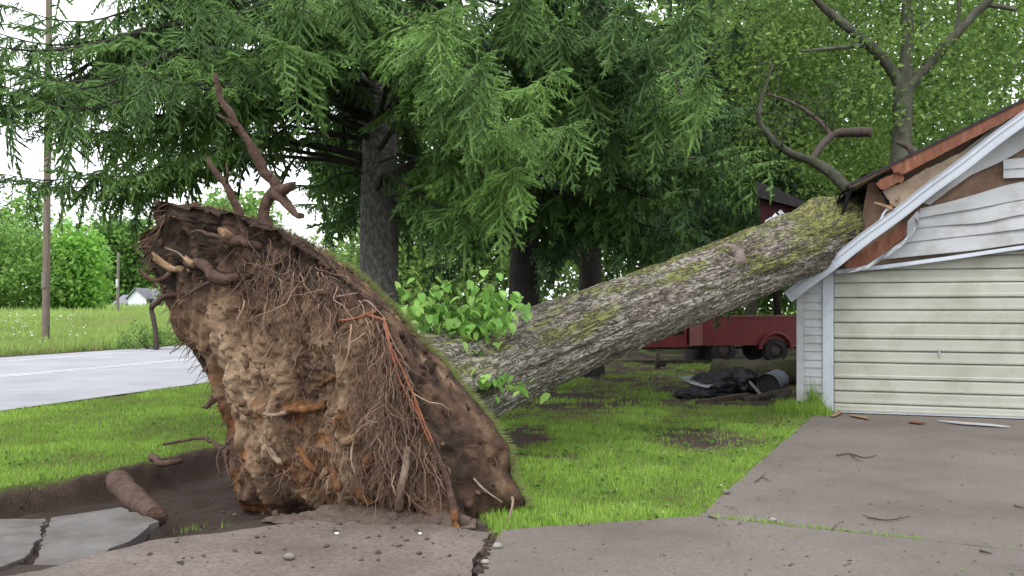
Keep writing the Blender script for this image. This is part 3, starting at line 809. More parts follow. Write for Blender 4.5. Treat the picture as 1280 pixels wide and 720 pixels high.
# bared orange fascia planks and roof deck
gplate("fascia_board", [zp(496, 283), (zp(560, 243)), zp(700, 176), zp(850, 104), zp(979, 42), zp(EXT, -130), zp(EXT, -95), zp(979, 84), zp(850, 152), zp(700, 230), zp(540, 312), zp(528, 303), zp(512, 306)], 0.37, 0.03, MAT["wood_red"], jag=0.004)
gplate("splintered_plank", [zp(447, 345), zp(470, 326), zp(520, 304), (zp(548, 318)), zp(545, 334), zp(500, 352), zp(474, 368), zp(462, 362)], 0.33, 0.035, MAT["wood_red"], jag=0.008)
dk = [(0.72, 0.34), (0.66, 0.1), (0.80, -0.25), (0.70, -0.6), (0.86, -0.95), (0.72, -1.4), (0.55, -1.75), (0.1, -2.0), (-0.35, -2.3), (-0.35, -DEP - .3), (RIDGE, -DEP - .3), (RIDGE, 0.34)]
poly_obj("roof_deck", [W(u, o_, zroof(u) - 0.03) for u, o_ in dk], [W(u, o_, zroof(u) - 0.05) for u, o_ in dk], MAT["plywood"], gar)
sg = [(u - 0.03 + 0.05 * RNG.random(), o_ + (0.05 if o_ > 0.3 else 0)) for u, o_ in dk]
poly_obj("roof_shingles", [W(u, o_, zroof(u) + 0.012) for u, o_ in sg[:-2]] + [W(RIDGE, -DEP - .32, zroof(RIDGE) + .012), W(RIDGE, .39, zroof(RIDGE) + .012)],
         [W(u, o_, zroof(u) - 0.028) for u, o_ in sg[:-2]] + [W(RIDGE, -DEP - .32, zroof(RIDGE) - .028), W(RIDGE, .39, zroof(RIDGE) - .028)], MAT["shingle"], gar)
er = [(RIDGE + .004, 0.39), (RIDGE + .004, -DEP - .3), (WID + .35, -DEP - .3), (WID + .35, 0.39)]
poly_obj("roof_shingles", [W(u, o_, zroof(u) + 0.012) for u, o_ in er], [W(u, o_, zroof(u) - 0.05) for u, o_ in er], MAT["shingle"], gar)
# torn tar paper and shingles drooping at the break
tp = np.array([[W(0.98 - 0.34 * a + 0.05 * math.sin(b * 3), 0.33 - 0.30 * b, zroof(0.98 - 0.34 * a) + 0.03 - 0.55 * max(0, a - .45) ** 1.6 * (1 + .5 * math.sin(b * 2.3 + 1)) + 0.02 * math.sin(a * 9 + b * 2)) for b in np.linspace(0, 3, 9)] for a in np.linspace(0, 1.5, 12)])
mb = MB(); mb.sheet(tp); mb.build("torn_tar_paper", MAT["tar_paper"], gar, True)
gplate("broken_rafter", [zp(440, 300), zp(470, 285), zp(500, 360), zp(520, 420), zp(498, 432), zp(468, 380), zp(445, 340)], 0.12, 0.05, MAT["tar_paper"], jag=0.008)
gplate("underlay", [zp(505, 425), zp(470, 372), zp(500, 356), zp(548, 338), zp(610, 300), zp(790, 215), zp(700, 320), zp(560, 430)], 0.20, 0.015, MAT["plywood"], jag=0.006)
gplate("split_stick", [zp(440, 408), zp(500, 425), zp(512, 437), zp(500, 436), zp(440, 415)], 0.45, 0.02, MAT["split_wood"])
gplate("split_stick", [zp(508, 432), zp(482, 445), zp(455, 492), zp(446, 500), zp(470, 450), zp(488, 425)], 0.42, 0.015, MAT["trim_white"])
gplate("split_stick", [zp(475, 438), zp(500, 415), zp(510, 420), zp(505, 440), zp(485, 455)], 0.36, 0.02, MAT["wood_red"])
for (x0, y0, x1, y1, o0, o1, w_, m_) in ((488, 372, 560, 300, .05, -.6, .05, "plywood"), (470, 352, 600, 262, -.5, -.9, .06, "wood_red"), (505, 410, 590, 352, -.1, -.5, .045, "plywood"), (452, 392, 500, 330, -.3, -.7, .05, "wood_red"), (520, 405, 545, 360, .24, .1, .03, "split_wood")):
    a_, b_ = WP(*zp(x0, y0), o0), WP(*zp(x1, y1), o1); mb = MB()
    mb.tube(np.linspace(W(b_[0], o1, b_[1]), W(a_[0], o0, a_[1]), 6), w_ * .7, 4, .1, True, 2.2); mb.build("broken_rafter", MAT[m_], gar)
for k in range(12):
    u_ = 0.62 + 0.05 * RNG.normal() + .03 * (k % 3); o_ = 0.35 - k * 0.16; s_ = RNG.uniform(.08, .17); z_ = zroof(u_) - .01; dr_ = RNG.uniform(.3, .9)
    P = np.array([[W(u_ + .05 - s_ * a_ * math.cos(dr_ * a_), o_ + s_ * b_, z_ - s_ * a_ * (0.46 + dr_ * a_)) for b_ in (-.7, .7)] for a_ in np.linspace(0, 1.3, 5)])
    mb = MB(); mb.sheet(P); mb.build("torn_shingle", MAT["shingle"], gar)
# boxed eave end twisted under the rake board
gplate("soffit_board", [zp(330, 640), zp(360, 612), zp(470, 540), zp(545, 488), zp(556, 498), zp(552, 530), zp(500, 575), zp(430, 622), zp(390, 645), zp(345, 650)], 0.22, 0.03, MAT["wood_red"], jag=0.005)
fl_ = [(296, 660), (345, 652), (400, 640), (450, 612), (500, 578), (545, 545), (575, 505), (585, 470), (570, 455)]
c0 = curve(np.array([W(*[WP(*zp(*p), 0.27)[0], 0.27, WP(*zp(*p), 0.27)[1]]) for p in fl_]), 40)
P = np.array([[c0[k] + GN * (0.02 * math.sin(k * .45 + j)) + np.array([0, 0, 1]) * (-0.006 - 0.013 * j + 0.004 * math.sin(k * .8)) + GD * (0.014 * j) for k in range(40)] for j in range(4)])
mb = MB(); mb.sheet(P); mb.build("crumpled_flashing", MAT["flashing"], gar, True)
gplate("soffit_end_board", [zp(560, 480), zp(598, 440), zp(600, 470), zp(578, 520), zp(556, 535)], 0.14, 0.02, MAT["vinyl"])  # pale vinyl piece behind the crumpled flashing
settle(gar)

# ------------------------------------------------------------------ fallen tree
ft = thing("fallen_tree", (-1.0, 9.0, 0.0), "huge uprooted tree with soil-packed root plate and mossy trunk across the lawn", "tree")
TA = np.array([-1.2, 9.3, 0.62]); TB = np.array([5.25, 15.0, 2.85]); TL = np.linalg.norm(TB - TA); TD = (TB - TA) / TL
e_up = norm(np.array([0, 0, 1.0]) - TD * TD[2]); e_cam = np.cross(TD, e_up)
if e_cam[1] > 0: e_cam = -e_cam
nk, nth = 330, 230
kk = np.linspace(-0.10, 1.13, nk); th = np.linspace(0, 2 * np.pi, nth, endpoint=False)
K, TH = np.meshgrid(kk, th, indexing="ij"); Kf, Tf = K.ravel(), TH.ravel()
rad = np.interp(Kf, [-0.1, 0.0, 0.08, 0.16, 0.3, 0.6, 0.8, 0.95, 1.05, 1.13], [1.0, 0.74, 0.55, 0.465, 0.44, 0.445, 0.462, 0.52, 0.50, 0.46])
cs, sn = np.cos(Tf), np.sin(Tf)
def bump(k0, t0, sk, st, h):
    dt = (Tf - t0 + np.pi) % (2 * np.pi) - np.pi
    return h * np.exp(-((Kf - k0) / sk) ** 2 - (dt / st) ** 2)
rad = rad + bump(0.70, R(10), 0.035, 0.5, 0.05) + bump(0.60, R(38), 0.028, 0.30, 0.07) - bump(0.603, R(46), 0.008, 0.09, 0.16) + bump(0.905, R(5), 0.045, 0.5, 0.13) + bump(0.93, R(70), 0.05, 0.6, 0.06)
rad = rad + bump(0.80, R(-5), 0.03, .4, .05) + 0.035 * fbm(np.stack([cs * 1.3, sn * 1.3, Kf * 9], 1), 3, 61)
# furrowed bark: long plates that drift round the stem
q1 = np.stack([cs * 5.2 + 0.5 * np.sin(Kf * 9), sn * 5.2, Kf * TL * 1.3 + fbm(np.stack([cs * 2, sn * 2, Kf * 12], 1), 2, 5)], 1)
r1 = 1 - np.abs(vnoise(q1, 71)) * 2.2
q2 = np.stack([cs * 12, sn * 12, Kf * TL * 4.2], 1)
r2 = 1 - np.abs(vnoise(q2, 73)) * 2.0
r3 = fbm(np.stack([cs * 24, sn * 24, Kf * TL * 12], 1), 3, 75)
ridge = np.clip(0.5 + 0.28 * r1 + 0.22 * r2 + 0.2 * r3 - .12, 0, 1)
scar = bump(0.575, R(75), 0.045, 0.5, 1.0) + bump(.47, R(85), .06, .5, .8) + bump(0.36, R(95), 0.06, 0.5, .6)
rad = rad + (ridge - 0.5) * 0.05
ce = TA + Kf[:, None] * (TB - TA) + np.array([0, 0, 0.12]) * (np.sin(Kf * np.pi) * 0.6)[:, None] * 0.3
V = ce + rad[:, None] * (cs[:, None] * e_up + sn[:, None] * e_cam)
facing = np.clip(np.cos(Tf - R(25)), -1, 1)
mo = smooth(0.0, 0.5, 0.62 * smooth(-0.35, 0.9, facing) * (0.45 + 0.75 * smooth(0.15, .85, Kf)) + 0.75 * fbm(np.stack([cs * 2.2, sn * 2.2, Kf * 13], 1), 4, 81) - 0.16 - 0.35 * np.clip(scar, 0, 1))
mo = mo * smooth(0.2, 0.5, ridge + 0.2 * smooth(.6, .9, Kf))
pale = np.clip(scar * smooth(0.5, 0.8, ridge + 0.2 * r3) + 0.35 * smooth(.62, .85, ridge) * (1 - mo), 0, 1)
i = np.arange(nk - 1)[:, None] * nth; j = np.arange(nth)[None]; jn = (j + 1) % nth
Q = np.stack([i + j, i + nth + j, i + nth + jn, i + jn], -1).reshape(-1, 4)
def mat_bark():
    m, t, b = newmat("fallen_bark")
    def at(n):
        a = _n(t, "Attribute"); a.attribute_name = n; return a.outputs["Fac"]
    def tnoise(sa, sl, det=8, seed=0.0):
        cb_ = _n(t, "CombineXYZ")
        for k_, (nm, sc_) in enumerate((("arc", sa), ("along", sl))):
            mu_ = _n(t, "Math"); mu_.operation = 'MULTIPLY'; mu_.inputs[1].default_value = sc_
            t.links.new(at(nm), mu_.inputs[0]); t.links.new(mu_.outputs[0], cb_.inputs[k_])
        cb_.inputs[2].default_value = seed
        z_ = _n(t, "TexNoise"); z_.inputs["Scale"].default_value = 1.0; z_.inputs["Detail"].default_value = det; z_.inputs["Roughness"].default_value = 0.62; z_.inputs["Distortion"].default_value = 0.6
        t.links.new(cb_.outputs[0], z_.inputs["Vector"]); return z_
    nz = tnoise(40, 14)
    r = ramp(t, [(0.05, (0.085, 0.070, 0.056)), (0.32, (0.205, 0.178, 0.145)), (0.65, (0.305, 0.275, 0.232)), (1.0, (0.40, 0.37, 0.325))])
    ad = _n(t, "Math"); ad.operation = 'MULTIPLY_ADD'; ad.inputs[1].default_value = 1.7
    sb = _n(t, "Math"); sb.operation = 'SUBTRACT'; sb.inputs[1].default_value = 0.5
    t.links.new(nz.outputs["Fac"], sb.inputs[0]); t.links.new(sb.outputs[0], ad.inputs[0]); t.links.new(at("ridge"), ad.inputs[2]); t.links.new(ad.outputs[0], r.inputs["Fac"])
    m1 = _n(t, "Mix"); m1.data_type = 'RGBA'; m1.inputs["B"].default_value = (0.33, 0.305, 0.28, 1)
    pm = _n(t, "Math"); pm.operation = 'MULTIPLY'; pr = _n(t, "MapRange"); pr.inputs["From Min"].default_value = 0.45; pr.inputs["From Max"].default_value = 0.62
    t.links.new(tnoise(52, 11, 8, 7.0).outputs["Fac"], pr.inputs["Value"]); t.links.new(pr.outputs["Result"], pm.inputs[0]); t.links.new(at("pale"), pm.inputs[1])
    t.links.new(pm.outputs[0], m1.inputs["Factor"]); t.links.new(r.outputs["Color"], m1.inputs["A"])
    mn = noise_node(t, 9, 6, 0.7)
    mr = ramp(t, [(0.3, (0.10, 0.108, 0.028)), (0.55, (0.185, 0.195, 0.04)), (0.8, (0.29, 0.295, 0.06))])
    t.links.new(mn.outputs["Fac"], mr.inputs["Fac"])
    m2 = _n(t, "Mix"); m2.data_type = 'RGBA'
    mf = _n(t, "MapRange"); mf.inputs["From Min"].default_value = 0.24; mf.inputs["From Max"].default_value = 0.85; mf.inputs["To Max"].default_value = 0.86
    sum_ = _n(t, "Math"); sum_.operation = 'MULTIPLY_ADD'; sum_.inputs[1].default_value = 1.5
    mn2 = noise_node(t, 22, 6, 0.7); sb2 = _n(t, "Math"); sb2.operation = 'SUBTRACT'; sb2.inputs[1].default_value = 0.5
    t.links.new(mn2.outputs["Fac"], sb2.inputs[0]); t.links.new(sb2.outputs[0], sum_.inputs[0]); t.links.new(at("moss"), sum_.inputs[2]); t.links.new(sum_.outputs[0], mf.inputs["Value"])
    t.links.new(mf.outputs["Result"], m2.inputs["Factor"]); t.links.new(m1.outputs["Result"], m2.inputs["A"]); t.links.new(mr.outputs["Color"], m2.inputs["B"])
    cn = tnoise(17, 4.2, 3, 11.0); cn.inputs["Distortion"].default_value = 1.1
    c1 = _n(t, "Math"); c1.operation = 'SUBTRACT'; c1.inputs[1].default_value = 0.5; c2 = _n(t, "Math"); c2.operation = 'ABSOLUTE'
    cm = _n(t, "MapRange"); cm.inputs["From Max"].default_value = 0.055
    t.links.new(cn.outputs["Fac"], c1.inputs[0]); t.links.new(c1.outputs[0], c2.inputs[0]); t.links.new(c2.outputs[0], cm.inputs["Value"])
    m3 = _n(t, "Mix"); m3.data_type = 'RGBA'; m3.inputs["A"].default_value = (0.085, 0.068, 0.053, 1)
    t.links.new(cm.outputs["Result"], m3.inputs["Factor"]); t.links.new(m2.outputs["Result"], m3.inputs["B"])
    t.links.new(m3.outputs["Result"], b.inputs["Base Color"]); b.inputs["Roughness"].default_value = 0.92
    bn = tnoise(46, 10, 9, 3.0); bp = _n(t, "Bump"); bp.inputs["Strength"].default_value = 1.0; bp.inputs["Distance"].default_value = 0.06
    hh_ = _n(t, "Math"); hh_.operation = 'MULTIPLY_ADD'; hh_.inputs[1].default_value = 0.5
    t.links.new(cm.outputs["Result"], hh_.inputs[0]); t.links.new(bn.outputs["Fac"], hh_.inputs[2]); t.links.new(hh_.outputs[0], bp.inputs["Height"]); t.links.new(bp.outputs["Normal"], b.inputs["Normal"])
    return m
MAT["fallen_bark"] = mat_bark()
mb = MB(); mb.add(V, Q, None, ridge=ridge, moss=mo, pale=pale, arc=Tf * 0.44, along=Kf * TL)
mb.add(np.vstack([V[-nth:], V[-nth:].mean(0)[None]]), None, [((k + 1) % nth, k, nth) for k in range(nth)], ridge=.3)
trunk = mb.build("trunk", MAT["fallen_bark"], ft, True)
def tsurf(k, deg, out=0.0):
    r = np.interp(k, [0.16, 0.3, 0.6, 0.8, 0.95], [0.445, 0.425, 0.44, 0.455, 0.52]) + out
    return TA + k * (TB - TA) + r * (math.cos(R(deg)) * e_up + math.sin(R(deg)) * e_cam)
# burl round the old knot hole
kn = MB()
uu_, vv_ = np.meshgrid(np.linspace(0, 2 * np.pi, 36), np.linspace(0, 2 * np.pi, 18), indexing="ij")
kc, ku, kt = tsurf(0.606, 40, -0.025), norm(tsurf(0.606, 52) - tsurf(0.606, 28)), TD
ko = norm(kc - (TA + 0.606 * (TB - TA)))
rm = 0.105 + 0.03 * np.sin(uu_ * 1 + .8); rt = 0.062 * (1 + 0.35 * np.sin(uu_ + 1.9))
KP = kc + (np.cos(uu_) * (rm + rt * np.cos(vv_)))[..., None] * kt + (np.sin(uu_) * (rm * 1.15 + rt * np.cos(vv_)))[..., None] * ku + (rt * np.sin(vv_) * 1.3)[..., None] * ko
KP = KP + 0.03 * np.stack([fbm(KP.reshape(-1, 3) * 14, 3, s_).reshape(uu_.shape) for s_ in (1, 2, 3)], -1)
kn.sheet(KP)
kn.build("knot", MAT["knot_wood"], trunk, True)
# limbs
def limb(pts, r0, r1, mat="maple_bark", sides=10, name="limb", parent=ft, n=26):
    c = curve(pts, n)
    c = c + 0.15 * r0 * np.stack([fbm(c * 3, 2, s) for s in (1, 2, 3)], 1)
    mb = MB(); mb.tube(c, np.linspace(r0, r1, n) * jit(n, 0.1), sides, 0.04)
    return mb.build(name, MAT[mat], parent, True)
limb([U(1075, 262, 15.3), U(1052, 228, 15.5), U(1020, 204, 15.8), U(985, 190, 16.0), U(960, 168, 16.2), U(948, 146, 16.3), U(955, 118, 16.4), U(966, 80, 16.6)], 0.11, 0.012, "limb_bark")
limb([U(1012, 203, 16.2), U(1026, 183, 16.5), U(1042, 168, 16.7), U(1062, 165, 16.6), U(1089, 165, 16.4)], 0.045, 0.085, "dark_wood", name="broken_limb")
limb([U(1040, 170, 16.7), U(1018, 146, 16.9), U(985, 126, 17.2), U(960, 118, 17.4)], 0.05, 0.02, "dark_wood", 7)
limb([U(1150, 200, 18.5), U(1136, 184, 18.7), U(1122, 178, 18.9)], 0.10, 0.04, "dark_wood")

def twiglets(base_pts, n, L, r, mat="limb_bark"):
    mb = MB()
    for k in range(n):
        q = base_pts[RNG.integers(0, len(base_pts))]; d = norm(RNG.normal(0, 1, 3) + [0, 0, .4]); pts = [q]
        for j in range(5):
            d = norm(d + RNG.normal(0, .25, 3)); pts.append(pts[-1] + d * L * RNG.uniform(.12, .28))
        mb.tube(np.array(pts), np.linspace(r, r * .25, 6), 4, 0, False)
    return mb
lp_ = curve([U(1052, 228, 15.5), U(1020, 204, 15.8), U(985, 190, 16.0), U(960, 168, 16.2), U(948, 146, 16.3), U(955, 118, 16.4), U(966, 80, 16.6)], 40)
twiglets(np.vstack([lp_[12:], curve([U(1040, 170, 16.7), U(1018, 146, 16.9), U(985, 126, 17.2), U(960, 118, 17.4)], 20)]), 46, 0.8, 0.010).build("side_twigs", MAT["limb_bark"], ft, True, "stuff")

# ---- root plate
pa = norm(np.array([0.64, 0.74, 0.22])); pl = norm(np.array([pa[1], -pa[0], 0])); pv = np.cross(pl, pa); pv = pv if pv[2] > 0 else -pv
PP = np.array([0.05, 7.55, 0.0])
def to_plate(px, py, shift):
    D = np.array([(px - 640) / FOC, 1.0, -(py - HOR) / FOC]); C = np.array([0, 0, CAMH]); P0 = PP - pa * shift
    k = (pa @ (P0 - C)) / (pa @ D); p = C + k * D - P0
    return p @ pl, p @ pv
def plate_pt(s, t, depth): return PP + np.multiply.outer(np.asarray(s), pl) + np.multiply.outer(np.asarray(t), pv) - np.multiply.outer(np.asarray(depth), pa)
THK = 0.60
front = [(200, 252), (225, 258), (260, 264), (300, 274), (345, 293), (395, 326), (440, 366), (482, 400), (505, 450), (525, 510), (550, 570), (570, 630), (580, 664), (540, 676), (480, 672), (420, 668), (355, 656), (315, 632),
         (294, 592), (287, 540), (270, 490), (244, 440), (222, 408), (207, 378), (197, 350), (181, 325), (177, 298), (194, 280), (192, 262)]
back = [(640, 660), (660, 630), (643, 594), (634, 556), (602, 510), (562, 462), (522, 424), (492, 389), (452, 350), (402, 315), (352, 289), (300, 271), (262, 262), (236, 272), (238, 330), (262, 400), (292, 480), (322, 560), (365, 640), (500, 668)]
Fp = np.array([to_plate(x, y, THK) for x, y in front]); Bp = np.array([to_plate(x, y, 0.0) for x, y in back])
cf = np.array(to_plate(395, 470, THK)); cb = np.array(to_plate(440, 480, 0.0))
def radial(poly, c, ang):
    out = []
    n = len(poly)
    for a in ang:
        d = np.array([math.cos(a), math.sin(a)]); best = 0.1
        for i in range(n):
            p, q = poly[i] - c, poly[(i + 1) % n] - c
            e = q - p; den = d[0] * e[1] - d[1] * e[0]
            if abs(den) < 1e-9: continue
            t = (p[0] * e[1] - p[1] * e[0]) / den; s = (p[0] * d[1] - p[1] * d[0]) / den
            if t > 0 and -1e-6 <= s <= 1 + 1e-6: best = max(best, t)
        out.append(best)
    return np.array(out)
na = 360
ang = np.linspace(0, 2 * np.pi, na, endpoint=False)
rF, rB = radial(Fp, cf, ang), radial(Bp, cb, ang)
rF = rF * (1 + 0.035 * fbm(np.stack([np.cos(ang) * 7, np.sin(ang) * 7, ang * 0], 1), 4, 119)); rB = rB * (1 + 0.018 * fbm(np.stack([np.cos(ang) * 9, np.sin(ang) * 9, ang * 0], 1), 4, 120))
rings, cols = [], []
RR = np.linspace(0.0, 1, 110)
ca, sa = np.cos(ang), np.sin(ang)
for r_ in RR:                               # underside, lumpy clay
    s = cf[0] + ca * rF * r_; t = cf[1] + sa * rF * r_
    q = np.stack([s, t, np.zeros(na)], 1)
    bulge = 0.34 * (1 - r_ ** 2) * (0.4 + 0.9 * smooth(1.6, 0.1, t)) - 0.10 * smooth(1.5, 2.3, t)
    col_streak = vnoise(np.stack([s * 5.5, t * 1.1, s * 0], 1), 91)          # clods and roots hang in columns
    lump = 0.10 * fbm(q * 1.7, 3, 93) + 0.055 * (1 - 2 * np.abs(fbm(q * 3.6, 3, 95))) + 0.06 * fbm(q * np.array([14, 6, 1]), 4, 97) + 0.09 * col_streak * smooth(2.2, 1.0, t)
    lump = lump + 0.03 * fbm(q * 26, 3, 99)
    ed = smooth(1.0, 0.9, r_)
    d = THK + bulge + lump * (0.35 + 0.65 * ed)
    rings.append(plate_pt(s, t, d))
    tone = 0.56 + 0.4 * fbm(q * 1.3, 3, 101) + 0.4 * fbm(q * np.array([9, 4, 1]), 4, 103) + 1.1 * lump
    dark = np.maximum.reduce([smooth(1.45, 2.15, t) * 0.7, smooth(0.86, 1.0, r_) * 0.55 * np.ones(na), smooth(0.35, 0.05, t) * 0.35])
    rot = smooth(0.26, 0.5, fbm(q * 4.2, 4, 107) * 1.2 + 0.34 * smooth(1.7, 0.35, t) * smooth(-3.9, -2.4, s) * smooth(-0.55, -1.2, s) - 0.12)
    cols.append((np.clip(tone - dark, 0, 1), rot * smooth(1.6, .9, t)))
nr_ = 34
for j_ in range(1, nr_ + 1):                # cut edge through the dark topsoil, to the turf
    f = j_ / nr_
    s = (cf[0] + ca * rF) * (1 - f) + (cb[0] + ca * rB) * f; t = (cf[1] + sa * rF) * (1 - f) + (cb[1] + sa * rB) * f
    q = np.stack([s, t, np.full(na, f * THK)], 1)
    out = 0.085 * fbm(q * 3.2, 4, 111) * (1 - 0.7 * f) + 0.055 * fbm(q * 11, 4, 113) + 0.03 * np.sin(np.pi * f)
    s = s + ca * out; t = t + sa * out
    rings.append(plate_pt(s, t, THK * (1 - f)))
    band = 0.16 * smooth(0.55, 0.75, f) * smooth(1.0, .8, f)
    cols.append((np.clip(0.16 + 0.5 * fbm(q * 7, 5, 115) + band, 0, 1), np.zeros(na)))
for r_ in (0.97, 0.85, 0.6, 0.3, 0.02):     # turf side
    s = cb[0] + ca * rB * r_; t = cb[1] + sa * rB * r_
    rings.append(plate_pt(s, t, np.full(na, -0.03 * (1 - r_)))); cols.append((np.full(na, 0.12), np.zeros(na)))
NRg = len(rings)
V = np.vstack(rings)
i = np.arange(NRg - 1)[:, None] * na; j = np.arange(na)[None]; jn = (j + 1) % na
Q = np.stack([i + j, i + jn, i + na + jn, i + na + j], -1).reshape(-1, 4)
def mat_rootsoil():
    m, t, b = newmat("root_plate_soil")
    def at(n):
        a = _n(t, "Attribute"); a.attribute_name = n; return a.outputs["Fac"]
    nz = noise_node(t, 16, 9, 0.7)
    sb = _n(t, "Math"); sb.operation = 'SUBTRACT'; sb.inputs[1].default_value = 0.5
    ad = _n(t, "Math"); ad.operation = 'MULTIPLY_ADD'; ad.inputs[1].default_value = 0.55
    t.links.new(nz.outputs["Fac"], sb.inputs[0]); t.links.new(sb.outputs[0], ad.inputs[0]); t.links.new(at("tone"), ad.inputs[2])
    r = ramp(t, [(0.0, (0.042, 0.029, 0.023)), (0.25, (0.108, 0.066, 0.044)), (0.5, (0.23, 0.150, 0.094)), (0.75, (0.34, 0.236, 0.152)), (1.0, (0.43, 0.316, 0.215))])
    t.links.new(ad.outputs[0], r.inputs["Fac"])
    mx = _n(t, "Mix"); mx.data_type = 'RGBA'
    rn = noise_node(t, 24, 6, 0.7); rr = ramp(t, [(0.3, (0.10, 0.042, 0.02)), (0.55, (0.24, 0.105, 0.04)), (0.8, (0.36, 0.20, 0.09))])
    t.links.new(rn.outputs["Fac"], rr.inputs["Fac"])
    mu = _n(t, "Math"); mu.operation = 'MULTIPLY'; mu.inputs[1].default_value = 0.8
    t.links.new(at("rot"), mu.inputs[0]); t.links.new(mu.outputs[0], mx.inputs["Factor"]); t.links.new(r.outputs["Color"], mx.inputs["A"]); t.links.new(rr.outputs["Color"], mx.inputs["B"])
    t.links.new(mx.outputs["Result"], b.inputs["Base Color"]); b.inputs["Roughness"].default_value = 0.95; b.inputs["Specular IOR Level"].default_value = 0.12
    bn = noise_node(t, 45, 8, 0.75); bp = _n(t, "Bump"); bp.inputs["Strength"].default_value = 1.0; bp.inputs["Distance"].default_value = 0.035
    t.links.new(bn.outputs["Fac"], bp.inputs["Height"]); t.links.new(bp.outputs["Normal"], b.inputs["Normal"])
    return m
MAT["rootsoil"] = mat_rootsoil()
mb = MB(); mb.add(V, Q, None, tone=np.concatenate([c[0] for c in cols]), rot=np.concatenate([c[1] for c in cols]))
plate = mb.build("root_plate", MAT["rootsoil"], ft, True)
FRONT = np.array(rings[:len(RR)])            # (ring, angle, 3): the underside, to seat roots on
FFL = FRONT[::2, ::2].reshape(-1, 3)
FPX = np.stack([640 + FOC * FFL[:, 0] / FFL[:, 1], HOR - FOC * (FFL[:, 2] - CAMH) / FFL[:, 1]], 1)
def on_face(px, py):
    """point of the root plate's underside shown at (px, py)"""
    D = norm(np.array([(px - 640) / FOC, 1.0, -(py - HOR) / FOC])); C = np.array([0, 0, CAMH])
    i_ = np.argmin(np.abs(FPX[:, 0] - px) + np.abs(FPX[:, 1] - py))
    return FFL[i_]

# turf fringe on the plate's rim
tf = MB()
n = 15000
ai = RNG.uniform(0, 2 * np.pi, n); rb_ = np.interp(ai, np.append(ang, 2 * np.pi), np.append(rB, rB[0]))
rr_ = 1.012 - 0.12 * RNG.random(n) ** 1.5
s = cb[0] + np.cos(ai) * rb_ * rr_; t = cb[1] + np.sin(ai) * rb_ * rr_
p = plate_pt(s, t, np.full(n, -0.0))
ok = p[:, 2] > 0.05
p = p[ok]; ai = ai[ok]
outw = np.multiply.outer(np.cos(ai), pl) + np.multiply.outer(np.sin(ai), pv)
blades(tf, p, 0.045 + 0.05 * RNG.random(len(p)), np.full(len(p), 0.006), np.clip(RNG.normal(0.45, 0.25, len(p)), 0, 1), 0.45, norm(pa + 0.75 * outw + np.array([0, 0, -.1])))
tf.build("turf_fringe", MAT["grass_dry"], plate, False, "stuff")

# ---- roots
def root(pts, r0, r1, mat="root_wood", name="root", sides=8, n=22, wob=0.25, parent=ft, rough=0.07):
    c = curve(pts, n)
    w = np.stack([fbm(c * 5 + 3, 3, s) for s in (11, 12, 13)], 1) * r0 * wob * 4
    w *= smooth(0, 0.15, np.linspace(0, 1, n))[:, None]
    mb = MB(); mb.tube(c + w, np.linspace(r0, r1, n) * jit(n, 0.16), sides, rough * .6, True, 1.6 if r1 > 0.015 else 0.0)
    return mb.build(name, MAT[mat], parent, True)
def FA(px, py, out=0.0):
    p = on_face(px, py); return p + norm(np.array([0, 0, CAMH]) - p) * out
Zr = on_face(345, 300)[1] + 0.15
root([FA(352, 330, -0.05), U(338, 296, Zr), U(329, 272, Zr), U(331, 256, Zr - .02), U(343, 240, Zr - .05), U(340, 226, Zr - .05), U(322, 196, Zr - .1), U(308, 172, Zr - .12), U(290, 148, Zr - .15), U(276, 122, Zr - .15), U(271, 93, Zr - .18)], 0.066, 0.022, n=44, wob=0.12)
root([U(343, 241, Zr - .05), U(356, 238, Zr - .2), U(368, 236, Zr - .3)], 0.05, 0.042, n=8)
root([U(341, 243, Zr - .05), U(358, 256, Zr - .2), U(376, 270, Zr - .35)], 0.045, 0.026, n=10)
root([U(296, 158, Zr - .15), U(284, 150, Zr - .2), U(271, 143, Zr - .2)], 0.022, 0.006, n=8)
root([U(333, 214, Zr - .05), U(332, 196, Zr - .2), U(320, 176, Zr - .3)], 0.006, 0.002, "root_wood", n=8)
root([U(337, 222, Zr - .1), U(346, 205, Zr - .2), U(341, 188, Zr - .3)], 0.006, 0.002, "root_wood", n=8)
root([FA(308, 300, -.03), U(300, 270, Zr + .1), U(289, 248, Zr + .1), U(281, 230, Zr + .1), U(268, 212, Zr + .1), U(261, 200, Zr + .1)], 0.042, 0.02, n=20, wob=.15)
root([U(281, 231, Zr + .1), U(285, 218, Zr), U(283, 205, Zr)], 0.016, 0.006, n=8)
root([FA(318, 310, -.03), FA(300, 298, .10), FA(280, 296, .16)], 0.05, 0.042, "root_wood", n=9); root([FA(290, 294, .14), FA(278, 288, .2)], 0.040, 0.036, "split_wood", n=5)
root([FA(330, 310, -.03), FA(290, 300, .12), FA(252, 296, .14), FA(238, 293, .15)], 0.030, 0.012)
root([FA(300, 346, -.02), FA(272, 346, .12), FA(250, 334, .16), FA(232, 325, .2)], 0.05, 0.036, n=14); root([FA(243, 330, .18), FA(231, 323, .24)], 0.036, 0.026, "split_wood", n=5)
root([FA(230, 340, 0), FA(205, 328, .1), FA(195, 322, .14)], 0.042, 0.034, n=8, mat="split_wood")
root([FA(240, 330, 0), FA(220, 314, .14), FA(212, 310, .18)], 0.010, 0.005, "root_pale", n=8)
root([FA(290, 345, 0), FA(248, 358, .2), FA(222, 382, .3), FA(205, 405, .35)], 0.016, 0.006, "root_wood", n=16)
root([FA(216, 340, 0), U(200, 352, 8.9), U(186, 348, 8.9), U(172, 338, 8.9)], 0.030, 0.008, "root_wood", n=12)
root([FA(222, 370, 0), U(205, 374, 8.9), U(192, 384, 8.9)], 0.034, 0.02, "root_wood", n=10)
